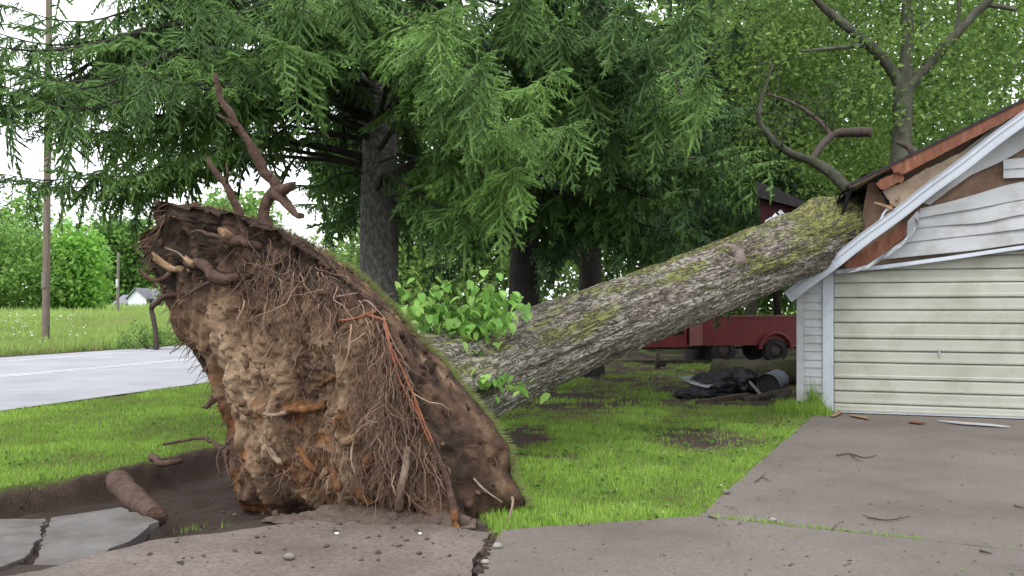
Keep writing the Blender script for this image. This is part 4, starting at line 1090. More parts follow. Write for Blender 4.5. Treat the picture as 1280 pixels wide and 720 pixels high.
root([FA(268, 500, 0), U(262, 506, 8.8), U(256, 510, 8.8)], 0.03, 0.02, n=6)
root([FA(232, 430, 0), U(222, 436, 8.8), U(212, 442, 8.7)], 0.010, 0.004, n=6)
root([FA(455, 392, 0.02), FA(480, 400, .12), FA(492, 430, .16), FA(506, 470, .16), FA(526, 505, .20), FA(545, 535, .24), FA(556, 560, .25)], 0.012, 0.005, "root_orange", n=34, wob=.4)
root([FA(478, 396, .12), FA(487, 425, .2), FA(497, 465, .2), FA(512, 500, .2), FA(530, 530, .22)], 0.009, 0.004, "root_orange", n=26, wob=.8)
root([FA(520, 495, .18), FA(524, 520, .2), FA(538, 552, .2)], 0.009, 0.004, "root_orange", n=12)
root([FA(470, 392, .02), FA(440, 398, .12), FA(425, 402, .1)], 0.012, 0.006, "root_orange", n=10)
root([FA(452, 520, .02), FA(443, 550, .14), FA(440, 575, .2), FA(444, 592, .22)], 0.012, 0.006, "root_pale", n=14)
root([FA(508, 560, 0.05), FA(504, 590, .14), FA(500, 615, .18), FA(499, 634, .2)], 0.036, 0.028, "root_pale", n=14, wob=.2)
root([FA(555, 560, .05), FA(560, 600, .12), FA(568, 630, .16), FA(577, 656, .18)], 0.018, 0.026, "root_wood", n=14); root([FA(570, 638, .17), FA(577, 660, .19)], 0.026, 0.03, "rotten_wood", n=6)
root([FA(445, 395, 0.02), FA(470, 372, .14), FA(500, 362, .2)], 0.008, 0.003, "root_pale", n=10)
root([FA(418, 372, .03), FA(450, 350, .22)], 0.008, .004, "root_pale", n=8)
root([U(590, 596, 7.25), U(604, 612, 7.15), U(628, 628, 7.05)], 0.010, 0.004, "root_pale", n=10)
root([U(640, 622, 7.15), U(641, 632, 7.05), U(635, 650, 7.0)], 0.011, 0.008, "root_pale", n=8)
root([FA(300, 590, .02), FA(288, 560, .2), U(282, 572, 8.5), U(286, 590, 8.4), U(288, 604, 8.3)], 0.022, 0.012, n=14)
root([FA(296, 570, .02), U(280, 558, 8.7), U(272, 575, 8.6), U(276, 596, 8.5)], 0.016, 0.008, n=14)
root([U(285, 566, 8.8), U(255, 548, 9.6), U(228, 552, 9.8), U(205, 556, 9.9)], 0.03, 0.012, "root_wood", n=16)
root([U(190, 572, 9.9), U(205, 582, 9.6), U(222, 578, 9.6)], 0.05, 0.03, "root_wood", n=10)
for (x0, y0, x1, y1, r_, mt) in ((352, 515, 405, 508, .05, "rotten_wood"), (372, 560, 396, 590, .05, "rotten_wood"), (425, 555, 446, 548, .05, "split_wood"), (398, 600, 408, 590, .05, "split_wood"), (455, 600, 470, 560, .06, "rotten_wood"),
                          (415, 590, 426, 612, .05, "rotten_wood"), (330, 520, 356, 516, .03, "root_pale"), (400, 480, 425, 470, .035, "rotten_wood"), (475, 585, 480, 625, .045, "rotten_wood"), (340, 560, 352, 582, .04, "root_pale"), (442, 612, 460, 628, .06, "rotten_wood"), (380, 455, 404, 462, .03, "root_wood")):
    root([FA(x0, y0, -0.02), FA((x0 + x1) / 2, (y0 + y1) / 2, .07), FA(x1, y1, .10)], r_ * .75, r_ * .55, mt, "root_stub", 7, 9, .4, ft, 0.16)
fine = MB()
def fine_root(px, py, length, r0, swing, out0=0.03):
    p = FA(px, py, out0); nrm = norm(np.array([0, 0, CAMH]) - p)
    n_ = 10
    d = norm(np.array([RNG.normal(0, swing), -0.15, -1.0]) + nrm * 0.25)
    pts = [p]
    for k in range(n_ - 1):
        d = norm(d + RNG.normal(0, 0.34, 3) + np.array([0, 0, -0.14]))
        q = pts[-1] + d * length / (n_ - 1)
        if q[2] < 0.03: break
        pts.append(q)
    if len(pts) > 2:
        fine.tube(np.array(pts), np.linspace(r0 * 1.25, r0 * 0.25, len(pts)), 3, 0, False, tint=np.clip(RNG.normal(0.40, 0.26), 0, 1))
def inside_front(px, py): return inpoly(np.array([px], float), np.array([py], float), front)[0]
cnt = 0
while cnt < 1750:
    m_ = RNG.random()
    if m_ < 0.36: x, y = RNG.normal(490, 32), RNG.uniform(395, 600)        # beard on the right of the plate
    elif m_ < 0.62: x, y = RNG.uniform(300, 480), RNG.normal(330, 24) + max(0, (0)) + 0.32 * (RNG.uniform(0, 150))
    elif m_ < 0.8: x, y = RNG.uniform(250, 560), RNG.uniform(320, 640)
    else: x, y = RNG.uniform(290, 560), RNG.normal(590, 30)
    if not inside_front(x, y): continue
    fine_root(x, y, RNG.uniform(0.12, 0.6) if m_ < .62 else RNG.uniform(.08, .3), RNG.choice([0.0018, 0.0028, 0.004, 0.007], p=[.4, .35, .19, .06]), 0.35 if m_ < .36 else 0.7, RNG.uniform(0.0, .1)); cnt += 1
for i_ in range(170):                        # torn roots hanging out of the cut edge
    a_ = RNG.integers(0, na); p = rings[RNG.integers(len(RR) + 1, len(RR) + nr_ - 3)][a_]
    if p[2] < 0.15: continue
    d = norm(ca[a_] * pl + sa[a_] * pv + RNG.normal(0, .4, 3)); pts = [p - d * .02]
    for k in range(6):
        d = norm(d + np.array([0, 0, -0.35]) + RNG.normal(0, .3, 3)); pts.append(pts[-1] + d * RNG.uniform(.012, .045))
    fine.tube(np.array(pts), np.linspace(RNG.choice([.002, .003, .006]), .0015, 7), 4, 0, False, tint=RNG.uniform(0, .5))
for i_ in range(220):                        # stray hair roots along the left outline
    k = RNG.integers(18, 28); a_, b_ = np.array(front[k]), np.array(front[(k + 1) % len(front)])
    x, y = a_ + (b_ - a_) * RNG.random(); p = FA(x + 6, y, 0)
    d = norm(np.array([-1, 0, 0]) * RNG.uniform(.3, 1) + np.array([0, 0, -1]) * RNG.uniform(-.2, 1) + RNG.normal(0, .3, 3))
    L = RNG.uniform(.04, .2); pts = [p + d * L * f_ + np.array([0, 0, -0.05]) * f_ ** 2 for f_ in np.linspace(0, 1, 5)]
    fine.tube(np.array(pts), np.linspace(.004, .002, 5), 3, 0, False, tint=RNG.uniform(.1, .5))
MAT["fine_root"] = mat_attr("fine_root", "tint", [(0.0, (0.06, 0.036, 0.026)), (0.4, (0.155, 0.098, 0.068)), (0.7, (0.24, 0.155, 0.108)), (1.0, (0.33, 0.235, 0.165))], 0.85, 10, 0.12, 0)
fine.build("fine_roots", MAT["fine_root"], plate, True, "stuff")
# clods stuck in the plate
cd = MB()
for i_ in range(620):
    x, y = RNG.uniform(185, 580), RNG.uniform(255, 660)
    if not inside_front(x, y): continue
    p = FA(x, y, RNG.uniform(-0.03, 0.02)); r_ = min(0.05, 0.006 + RNG.exponential(0.010))
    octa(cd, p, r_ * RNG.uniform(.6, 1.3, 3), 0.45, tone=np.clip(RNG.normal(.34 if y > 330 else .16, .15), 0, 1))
for i_ in range(500):                        # on the cut edge too
    a_ = RNG.integers(0, na); rr_ = RNG.integers(len(RR), len(RR) + nr_ - 4); p = rings[rr_][a_]
    if p[2] < 0: continue
    octa(cd, p, min(0.05, 0.006 + RNG.exponential(0.01)), 0.45, tone=np.clip(RNG.normal(.12, .1), 0, 1))
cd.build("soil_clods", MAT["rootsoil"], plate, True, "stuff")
settle(ft)

# ---- leafy shoots behind the root plate
def leaf_mesh(name, tint, L=0.15, W_=0.115):
    xs_ = np.array([0, 0.12, 0.35, 0.62, 0.85, 1.0]) * L
    hw = np.array([0.03, 0.36, 0.5, 0.42, 0.2, 0.0]) * W_
    mb = MB()
    mid = np.stack([xs_, xs_ * 0, -0.22 * xs_ ** 2 / L], 1)
    lf = np.stack([xs_ - 0.03 * L * (np.arange(6) == 1), hw, mid[:, 2] + 0.25 * hw], 1); rg = lf * [1, -1, 1]
    mb.sheet(np.array([lf, mid, rg]), tint=tint)
    k = MB(); me_o = mb.build(name, MAT["leaf_shoot"], None, True); me = me_o.data
    bpy.data.objects.remove(me_o); return me
LEAVES = [leaf_mesh("leaf", t_) for t_ in (0.1, 0.35, 0.55, 0.8, 1.0)]
def shoot(label, stems, n, spread, lscale, base):
    r_ = thing("leafy_shoot", base, label, "plant", "leafy shoots at the foot of the fallen trunk")
    st = MB(); tips = []
    for pts in stems:
        c = curve(pts, 14); mb = MB(); mb.tube(c, np.linspace(0.009, 0.003, 14), 5)
        mb.build("stem", MAT["maple_bark"], r_, True)
        tips.append(c)
    for i_ in range(n):
        c = tips[i_ % len(tips)]; p = c[RNG.integers(6, 14)] + RNG.normal(0, 1, 3) * spread
        o = bpy.data.objects.new("leaf", LEAVES[RNG.integers(0, 5)]); COL.objects.link(o); o.parent = r_
        az = RNG.uniform(0, 2 * np.pi); pit = RNG.uniform(0.25, 1.25); rol = RNG.normal(0, 0.35)
        o.location = p; o.rotation_euler = (rol, pit, az); sc_ = lscale * RNG.uniform(0.65, 1.15); o.scale = (sc_, sc_, sc_)
    settle(r_)
b_ = tsurf(0.16, 0)
shoot("broad clump of bright green leafy shoots along the turf edge", [[b_, U(545, 425, 9.9), U(520, 395, 9.7), U(500, 372, 9.6)], [b_, U(560, 405, 9.8), U(535, 372, 9.7), U(512, 355, 9.6)], [b_, U(575, 410, 9.9), U(560, 385, 9.8), U(545, 360, 9.7)],
      [b_, U(540, 425, 9.7), U(530, 405, 9.6), U(515, 390, 9.5)], [b_, U(585, 425, 9.7), U(570, 420, 9.5), U(548, 415, 9.5)], [b_, U(560, 415, 9.7), U(545, 395, 9.6), U(530, 376, 9.5)]], 230, 0.09, 0.82, tuple(b_))
shoot("bright green leafy shoots arching over the fallen trunk towards the dark spruce", [[b_, U(595, 415, 9.9), U(605, 385, 9.8), U(642, 368, 9.7)], [b_, U(600, 405, 9.9), U(612, 378, 9.8), U(608, 352, 9.7)], [b_, U(600, 410, 9.8), U(625, 395, 9.7), U(645, 388, 9.6)],
      [b_, U(580, 420, 9.8), U(590, 395, 9.7), U(600, 372, 9.6)], [b_, U(600, 430, 9.7), U(588, 440, 9.6), U(572, 448, 9.5)], [b_, U(590, 415, 9.8), U(585, 395, 9.7), U(575, 370, 9.6)], [b_, U(600, 425, 9.7), U(610, 415, 9.6), U(615, 405, 9.5)]], 230, 0.09, 0.82, tuple(b_ + np.array([.1, .1, 0])))
b2 = tsurf(0.17, 80)
shoot("small sprig of light green leaves hanging against the fallen trunk bark", [[b2, U(615, 480, 9.5), U(625, 470, 9.3), U(648, 455, 9.2)], [b2, U(640, 480, 9.4), U(660, 478, 9.3), U(678, 480, 9.3)], [b2, U(610, 482, 9.4), U(602, 475, 9.3), U(598, 468, 9.3)]], 36, 0.06, 0.8, tuple(b2))

# ------------------------------------------------------------------ conifers
def frond_template(pairs, nseg, nl, nw, tr, seed, spindle=True):
    """one spray of spruce twigs, about 1 m long, along +x: finger-like twigs set with needles"""
    rg = np.random.default_rng(seed)
    tris, tint = [], []
    def twig(p0, d0, L, droop):
        pts = [np.array(p0, float)]; d = norm(np.array(d0, float)); ds = []
        for k in range(nseg):
            d = norm(d + np.array([0, 0, -droop / nseg])); ds.append(d); pts.append(pts[-1] + d * L / nseg)
        side = norm(np.cross(d, [0, 0, 1.0])); upv = np.cross(side, d)
        if spindle:
            m_ = pts[0] * 0.35 + pts[-1] * 0.65; tip = pts[-1] + d * tr * 1.2
            an = rg.uniform(0, 6.28) + np.array([0, 2.094, 4.189])
            A = [pts[0] + (side * math.cos(a_) + upv * math.sin(a_)) * tr * 0.55 for a_ in an]; B = [m_ + (side * math.cos(a_) + upv * math.sin(a_)) * tr for a_ in an]
            for k in range(3):
                j = (k + 1) % 3
                tris.extend([[A[k], A[j], B[j]], [A[k], B[j], B[k]], [B[k], B[j], tip]])
                tint.extend([[.2, .2, .45], [.2, .45, .45], [.45, .45, .95]])
        for k in range(nseg):
            f = (k + 0.6) / nseg; p = pts[k] * 0.4 + pts[k + 1] * 0.6
            for sg in (-1, 1):
                roll = rg.normal(0, 0.7); sd = side * sg * math.cos(roll) + upv * math.sin(roll)
                nd = norm(ds[k] * 0.8 + sd * 0.75 + upv * 0.1); w = norm(np.cross(nd, upv + 0.3 * sd)) * nw * 0.5
                ln = nl * rg.uniform(0.8, 1.2); t = min(1, 0.2 + 0.6 * f ** 1.5 + rg.normal(0, 0.06))
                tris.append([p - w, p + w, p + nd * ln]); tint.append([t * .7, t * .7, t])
    lw, pw = rg.uniform(0.24, 0.42), rg.uniform(0.6, 1.1)
    pos = np.array([0, 0, 0.0]); d = np.array([1.0, 0, 0.05])
    for i in range(pairs):
        f = i / (pairs - 1); d = norm(d + np.array([0, 0, -0.05]))
        L = (lw * (1 - f) ** pw + 0.10) * (0.75 if i < 1 else 1)
        if rg.random() < .06: continue
        for sg in (-1, 1):
            an = R(rg.uniform(38, 62)) * sg
            twig(pos, [math.cos(an), math.sin(an), rg.normal(-0.05, 0.16)], L * rg.uniform(0.7, 1.15), 0.6)
        pos = pos + d / pairs
    twig([0.05, 0, 0], [1, 0, -0.03], 0.5, 0.1); twig([0.52, 0, -.06], [1, 0, -0.15], 0.46, 0.2)
    return np.array(tris).reshape(-1, 3), np.array(tint).ravel()
FRONDS = {"near": [frond_template(k_, 4, 0.048, 0.018, r_, s) for s, k_, r_ in ((1, 7, .021), (2, 6, .019), (3, 8, .02), (11, 5, .023), (12, 7, .017), (13, 6, .022))], "mid": [frond_template(k_, 2, 0.075, 0.03, 0.026, s) for s, k_ in ((4, 6), (5, 5), (14, 7), (15, 4))], "low": [frond_template(5, 1, 0.09, 0.05, 0.036, s) for s in (8, 9)], "far": [frond_template(4, 2, 0.15, 0.075, 0.05, s, False) for s in (6, 7)]}
def place_fronds(mb, lod, pos, fwd, up, sc, tnt):
    if lod != "far" and len(pos):                     # what the camera cannot see only has to shade
        seen = in_frame(pos, 70)
        hid = ~seen & (RNG.random(len(pos)) < 0.3)
        if hid.any(): place_fronds(mb, "far", pos[hid], fwd[hid], up[hid], sc[hid] * 1.3, tnt[hid])
        pos, fwd, up, sc, tnt = pos[seen], fwd[seen], up[seen], sc[seen], tnt[seen]
        if lod != "low":
            dd = pos[:, 1]
            for l_, m in (("near", dd < 11.3), ("mid", (dd >= 11.3) & (dd < 14.5)), ("low", dd >= 14.5)):
                if m.any(): put_fronds(mb, l_, pos[m], fwd[m], up[m], sc[m], tnt[m])
            return
    if len(pos): put_fronds(mb, lod, pos, fwd, up, sc, tnt)
def put_fronds(mb, lod, pos, fwd, up, sc, tnt):
    n = len(pos)
    which = RNG.integers(0, len(FRONDS[lod]), n)
    for w, (tv, tt) in enumerate(FRONDS[lod]):
        m = which == w
        if not m.any(): continue
        f = norm(fwd[m]); s = norm(np.cross(up[m], f)); u = np.cross(f, s)
        B = np.stack([f, s, u], 1) * sc[m][:, None, None]            # (n,3,3)
        V = np.einsum("tk,nkj->ntj", tv, B) + pos[m][:, None]
        nv = len(tv)
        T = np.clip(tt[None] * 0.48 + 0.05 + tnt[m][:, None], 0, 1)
        k = np.arange(m.sum() * nv).reshape(-1, 3)
        mb.add(V.reshape(-1, 3), None, k, tint=T.ravel())
def spruce(label, base, r0, H, boughs, lod, rnd=None, bark="spruce_bark", needle="needles", bright=0.0, bare=None):
    """boughs: (start height, end point); rnd: (count, z0, z1, reach, azimuth range, lod)"""
    base = np.array([base[0], base[1], 0.0])
    root = thing("spruce_tree", tuple(base), label, "tree", "spruces behind the fallen tree")
    n = 60
    zz = np.linspace(-0.1, H, n) ; c = np.stack([base[0] + 0.06 * np.sin(zz * .4), base[1] + 0 * zz, zz], 1)
    rr = r0 * (1 - 0.92 * np.clip(zz / H, 0, 1) ** 0.9) * (1 + 0.45 * np.exp(-np.clip(zz, 0, 9) / 0.45))
    mb = MB(); sd = 30
    a = np.linspace(0, 2 * np.pi, sd, endpoint=False)
    q = np.stack([np.repeat(c[:, :1], sd, 1) + np.cos(a) * rr[:, None], np.repeat(c[:, 1:2], sd, 1) + np.sin(a) * rr[:, None], np.repeat(c[:, 2:], sd, 1)], -1)
    q = q + (0.10 * rr[:, None] * fbm(q.reshape(-1, 3) * np.array([7, 7, 2.5]), 3, 5).reshape(n, sd))[..., None] * np.stack([np.cos(a), np.sin(a), 0 * a], 1)[None]
    q = np.concatenate([q, q[:, :1]], 1)
    mb.sheet(q); mb.build("trunk", MAT[bark], root, True)
    br = MB(); fo = MB()
    todo = [(z0, np.array(e, float), lod, (0.69 if 640 + FOC * e[0] / e[1] < 345 else 1.0) if e[1] > 10.2 or e[0] < -2 else 1.15) for z0, e in boughs]
    if rnd:
        for cnt, z0, z1, reach, a0, a1, ld in rnd:
            for k in range(cnt):
                z = RNG.uniform(z0, z1); az = RNG.uniform(a0, a1); L = reach * (1 - 0.62 * z / H) * RNG.uniform(0.75, 1.1)
                todo.append((z, base + np.array([math.cos(az) * L, math.sin(az) * L, z - L * RNG.uniform(0.16, 0.42)]), ld, 0.85))
    def clear(P_):
        """lower stem kept free of live sprays, as on the old tree"""
        if bare is None: return np.ones(len(P_), bool)
        px = 640 + FOC * P_[:, 0] / P_[:, 1]; py = HOR - FOC * (P_[:, 2] - CAMH) / P_[:, 1]
        return ~((px > bare[0]) & (px < bare[1]) & (py > bare[2]) & (P_[:, 1] < base[1] + .3)) | (RNG.random(len(P_)) < 0.1)
    for z0, e, ld, dens in todo:
        p0 = np.array([base[0], base[1], z0]); L = np.linalg.norm(e - p0)
        mid = (p0 + e) / 2 + np.array([RNG.normal(0, .06) * L, RNG.normal(0, .06) * L, 0.10 * L])
        hd = norm((e - p0) * [1, 1, 0])
        pts = curve([p0, p0 * .6 + mid * .4 + np.array([0, 0, .02 * L]), mid, mid * 0.35 + e * 0.65 + np.array([0, 0, -0.03 * L]), e + hd * 0.05 + np.array([0, 0, 0.03 * L])], 26)
        br.tube(pts, np.linspace(0.014 + 0.0065 * L, 0.005, 26), 5, 0.08, False)
        if ld != "far":                                               # dead twigs on the inner half
            for k in range(int(4 + 2 * L)):
                q = pts[RNG.integers(2, 17)]; dd_ = norm(RNG.normal(0, .6, 3) + [0, 0, -.8]); tw = [q]
                for j in range(4):
                    dd_ = norm(dd_ + RNG.normal(0, .3, 3)); tw.append(tw[-1] + dd_ * RNG.uniform(.06, .2))
                br.tube(np.array(tw), np.linspace(.006, .002, 5), 3, 0, False)
        tan = norm(np.gradient(pts, axis=0))
        step = {"near": 0.105, "mid": 0.14, "far": 0.30}[ld] / dens
        m = max(4, int(L * 0.84 / step))
        f = np.linspace(0.16, 1.0, m)
        idx = f * 25; i0 = np.clip(idx.astype(int), 0, 24); w = (idx - i0)[:, None]
        P = pts[i0] * (1 - w) + pts[i0 + 1] * w; T = norm(tan[i0] * (1 - w) + tan[i0 + 1] * w)
        side = norm(np.cross(T, [0, 0, 1.0]))
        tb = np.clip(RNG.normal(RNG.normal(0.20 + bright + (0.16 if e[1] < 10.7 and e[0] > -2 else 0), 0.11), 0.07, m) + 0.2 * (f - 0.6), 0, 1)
        for sg in (-1, 1):
            an = RNG.uniform(R(35), R(70), m)[:, None]
            d = T * np.cos(an) + side * sg * np.sin(an) + np.array([0, 0, -1.0]) * RNG.uniform(0.1, 0.75, m)[:, None]
            sc = np.clip((0.30 + 0.75 * np.sin(np.pi * np.clip(f * 0.85 + 0.1, 0, 1))) * RNG.uniform(0.55, 1.0, m) * min(1.0, L / 3.2), 0.25, 1.0) * (0.8 if dens < 0.7 else 0.92)
            ok = (RNG.random(m) < np.clip(2.2 * (f - 0.18), 0, 0.92)) & clear(P)
            place_fronds(fo, ld, P[ok], d[ok], np.tile([0, 0, 1.0], (ok.sum(), 1)) + 0.35 * RNG.normal(size=(ok.sum(), 3)), sc[ok], tb[ok])
        hk = (RNG.random(m) < np.clip(1.5 * (f - 0.25), 0, 0.6)) & clear(P)                                    # pendent sprays
        d = np.array([0, 0, -1.0]) + 0.35 * T[hk] + RNG.normal(0, 0.18, (hk.sum(), 3))
        place_fronds(fo, ld, P[hk], d, T[hk] + RNG.normal(0, 0.4, (hk.sum(), 3)), RNG.uniform(0.3, 0.9 if dens < .7 else 1.0, hk.sum()) * min(1.0, L / 3.0), tb[hk] - 0.05)
        place_fronds(fo, ld, pts[-2:], tan[-2:], np.tile([0, 0, 1.0], (2, 1)), np.array([.5, .42]), np.array([.3 + bright] * 2))
    br.build("branches", MAT["spruce_dark"], root, True, "stuff")
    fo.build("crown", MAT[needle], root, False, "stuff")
    settle(root)
    return root
PI2 = 2 * np.pi
S1 = (-2.13, 15.0)
L1 = [(20, 170, 10.5), (130, 140, 10.4), (200, 110, 10), (330, 130, 11.4), (300, 185, 13), (180, 70, 10.6), (-30, 120, 10.6), (110, 180, 11), 
      (250, 110, 10.4), (160, 105, 10), (90, 130, 10), (30, 110, 9.8), (300, 90, 10.6), (350, 70, 10.2), (70, 170, 10.4), 
      (545, 50, 9.2), (600, 105, 9.0), (655, 170, 9.4), (705, 180, 9.8), (640, 235, 9.8), (590, 265, 11.2), (430, -5, 10.8), (400, -30, 11.2), (375, 10, 10.4), (385, 235, 14.2), (420, 280, 14.8), (250, 10, 11), (350, 10, 10.6), (530, 50, 10.2), (-90, 150, 10.2), (90, 225, 13.4), (45, 240, 13.5), (130, 230, 13.6), (-10, 230, 13.2), (200, 200, 13.6), (100, 250, 14), (10, 25, 11), (85, -5, 11.5), (280, 25, 10.4), (165, -10, 11.8), (-40, 50, 10.6), (-90, 60, 10), (-60, 90, 9.6), (20, 140, 9.4), (-60, 130, 10.4), (690, 110, 10.6), (590, 20, 10.4), (400, 200, 15.2), (405, 150, 14), (540, 262, 13.5), (590, 240, 12.4), (560, 290, 14.2), (610, 275, 14), (520, 240, 13), (575, 315, 14.5), (380, 120, 17), (400, 50, 16.5), (420, 170, 17.5), (395, 235, 17), (372, 180, 16.5), (430, 225, 18), (410, 285, 17), (352, 60, 16), (440, 110, 17.5), (520, 130, 17), (540, 200, 17.5), (512, 255, 17), (50, 105, 11), (45, 50, 11.6)]
spruce("large spruce with the thick grey trunk rising right behind the root plate", S1, 0.345, 21,
       [(U(*e)[2] + 0.11 * np.linalg.norm(U(*e)[:2] - np.array(S1)) + RNG.uniform(0, .5), U(*e)) for e in L1], "near",
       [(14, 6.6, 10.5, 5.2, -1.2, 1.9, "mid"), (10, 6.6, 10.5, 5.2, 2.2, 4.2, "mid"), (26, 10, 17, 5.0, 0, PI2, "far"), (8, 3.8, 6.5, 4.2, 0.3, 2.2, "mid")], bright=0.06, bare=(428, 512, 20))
S2 = (0.19, 19.0)
L2 = [(860, 40, 11.5), (875, 120, 12), (820, 150, 13), (765, 180, 14), (705, 50, 12.5), (785, 30, 12), (650, 10, 12.5), (850, 250, 15), (800, 95, 12.6), (600, 170, 16.5), (760, 90, 13.6), (905, 200, 14.5), (930, 205, 14.8), (955, 215, 15.6), (735, 130, 13.2), (830, 300, 16.5), (780, 270, 16), (600, 290, 17), (560, 300, 17.2), (690, 255, 16.5), (735, 262, 17.5), (790, 300, 17.5), (860, 295, 17), (640, 250, 16.4), (700, 195, 14.6)]
spruce("spruce whose dark straight trunk stands beside the leafy green shoots", S2, 0.32, 20,
       [(U(*e)[2] + 0.10 * np.linalg.norm(U(*e)[:2] - np.array(S2)) + RNG.uniform(0, .5), U(*e)) for e in L2], "near",
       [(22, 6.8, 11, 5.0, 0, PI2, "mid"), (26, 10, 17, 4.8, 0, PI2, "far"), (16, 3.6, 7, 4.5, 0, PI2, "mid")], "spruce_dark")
S3 = (1.78, 22.5)
spruce("slimmer dark spruce trunk seen just above the middle of the fallen trunk", S3, 0.30, 19, [], "mid",
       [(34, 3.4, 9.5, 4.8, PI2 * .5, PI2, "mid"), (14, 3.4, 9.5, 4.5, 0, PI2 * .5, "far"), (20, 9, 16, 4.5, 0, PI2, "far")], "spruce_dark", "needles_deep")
S4 = (5.8, 30.0)
L4 = [(920, 50, 22), (945, 150, 23), (905, 230, 24), (860, 270, 25), (940, 270, 25), (890, 100, 22.6), (960, 60, 25), (870, 180, 23.6), (935, 205, 25), (820, 290, 26), (895, 290, 26), (960, 240, 26.5), (840, 130, 24), (800, 230, 25)]
spruce("drooping dark green spruce hanging low above the trunk knot", S4, 0.30, 24,
       [(U(*e)[2] + 0.10 * np.linalg.norm(U(*e)[:2] - np.array(S4)) + RNG.uniform(0, .5), U(*e)) for e in L4], "mid",
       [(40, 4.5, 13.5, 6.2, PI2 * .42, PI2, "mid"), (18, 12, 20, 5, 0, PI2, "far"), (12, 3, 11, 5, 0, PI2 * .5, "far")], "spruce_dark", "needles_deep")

# ------------------------------------------------------------------ broadleaved trees
def leaf_cloud(mb, centers, per, spread, size, tbase, tvar=0.27):
    n = len(centers) * per
    c = np.repeat(centers, per, 0); tb = np.repeat(np.clip(RNG.normal(tbase, tvar, len(centers)), 0, 1), per)
    p = c + RNG.normal(0, 1, (n, 3)) * spread
    nrm = norm(RNG.normal(0, 1, (n, 3)) + np.array([0, 0, 0.9]))
    a = norm(np.cross(nrm, RNG.normal(0, 1, (n, 3)))); b = np.cross(nrm, a)
    s = (size * RNG.uniform(0.6, 1.3, n))[:, None]
    v = np.stack([p - a * s * .5, p + b * s * .32 - nrm * s * .08, p + a * s * .55 - nrm * s * .12, p - b * s * .32 - nrm * s * .08], 1)
    k = np.arange(n)[:, None] * 4
    mb.add(v.reshape(-1, 3), k + np.array([[0, 1, 2, 3]]), None, tint=np.repeat(np.clip(tb + RNG.normal(0, .12, n), 0, 1), 4))
def grow(mb, p, d, L, r, depth, tips, sides=7, wob=0.25):
    n = 7
    pts = [p]
    for k in range(n - 1):
        d = norm(d + RNG.normal(0, wob / 2, 3) + np.array([0, 0, 0.05]))
        pts.append(pts[-1] + d * L / (n - 1))
    mb.tube(np.array(pts), np.linspace(r, r * 0.62, n), sides, 0.04, False)
    if depth == 0:
        tips.append(pts[-1]); tips.append(pts[-3]); return
    if depth <= 2: tips.append(pts[-1])
    for k in range(RNG.integers(2, 4)):
        ax = norm(RNG.normal(0, 1, 3)); nd = norm(d + ax * RNG.uniform(0.5, 0.9))
        grow(mb, pts[-1 if k < 2 else -3], nd, L * RNG.uniform(0.62, 0.85), r * 0.6, depth - 1, tips, max(4, sides - 2), wob)
def broadleaf(name, label, base, H, trunk_h, r, crown_c, crown_r, clumps, per, spread, size, tb, mat="leaf_maple", bark="maple_bark", depth=3, group="broadleaved trees behind the garage", limbs=None, hollow=0.35, squash=None):
    base = np.array([base[0], base[1], ground_z(np.array([float(base[0])]), np.array([float(base[1])]), False)[0] - 0.05])
    root = thing(name, tuple(base), label, "tree", group)
    mb = MB(); tips = []
    if limbs:
        for pts, r0, r1 in limbs:
            c = curve(pts, 24); mb.tube(c, np.linspace(r0, r1, 24) * jit(24, .07), 10, 0.03, False); tips += [c[-1], c[-6], c[-12]]
    else:
        grow(mb, base, norm(np.array([RNG.normal(0, .05), RNG.normal(0, .05), 1])), trunk_h, r, depth, tips, 9, 0.12)
    mb.build("trunk", MAT[bark], root, True)
    cc = np.array(crown_c, float); cr = np.array(crown_r, float)
    d = norm(RNG.normal(0, 1, (clumps, 3))); rad = (hollow + (1 - hollow) * RNG.random(clumps) ** 0.6)[:, None]
    cen = cc + d * rad * cr * (1 + 0.22 * fbm(d * 2.1 + cc, 3, int(abs(cc[0] * 7)) % 97)[:, None] * 1.6)
    cen = cen[cen[:, 2] > base[2] + 0.3]
    lv = MB(); leaf_cloud(lv, cen, per, spread, size, tb)
    lv.build("crown", MAT[mat], root, False, "stuff")
    settle(root); return root
D = 21.0
bm_ = U(1128, 400, D)
mlimbs = [([np.array([bm_[0] - .1, D, 0]), U(1126, 300, D), U(1127, 200, D), U(1130, 105, D)], 0.30, 0.205),
          ([U(1130, 112, D), U(1112, 84, D), U(1085, 55, D - .3), U(1052, 28, D - .5), U(1025, 5, D - .7), U(1000, -30, D - 1)], 0.14, 0.06), ([U(1084, 56, D - .3), U(1045, 60, D - .6), U(1000, 64, D - .9)], 0.06, 0.025),
          ([U(1130, 112, D), U(1134, 60, D), U(1134, 10, D + .2), U(1130, -60, D + .3)], 0.15, 0.09), ([U(1136, 108, D), U(1162, 80, D), U(1190, 48, D - .2), U(1215, 20, D - .3), U(1240, -5, D - .5), U(1262, -60, D - .6)], 0.135, 0.07),
          ([U(1234, 6, D - .4), U(1250, 8, D - .6), U(1271, 12, D - .8)], 0.06, 0.045), ([U(1194, 46, D - .2), U(1198, 20, D), U(1200, -30, D)], 0.05, 0.035), ([U(1152, 40, D), U(1153, 0, D + .1), U(1155, -40, D)], .03, .02)]
broadleaf("maple_tree", "grey forked maple behind the garage roof with three bare limbs", (bm_[0], D), 15, 6, .3, (8.8, 22.6, 8.6), (5.2, 2.4, 4.6), 620, 66, 0.30, 0.125, 0.5, limbs=mlimbs, hollow=.3)
broadleaf("broadleaf_tree", "leafy tree filling the gap above the fallen trunk's end", (8.0, 33.0), 14, 5, .22, (7.8, 33, 6.8), (4.8, 2.6, 5.2), 560, 44, 0.36, 0.2, 0.48)
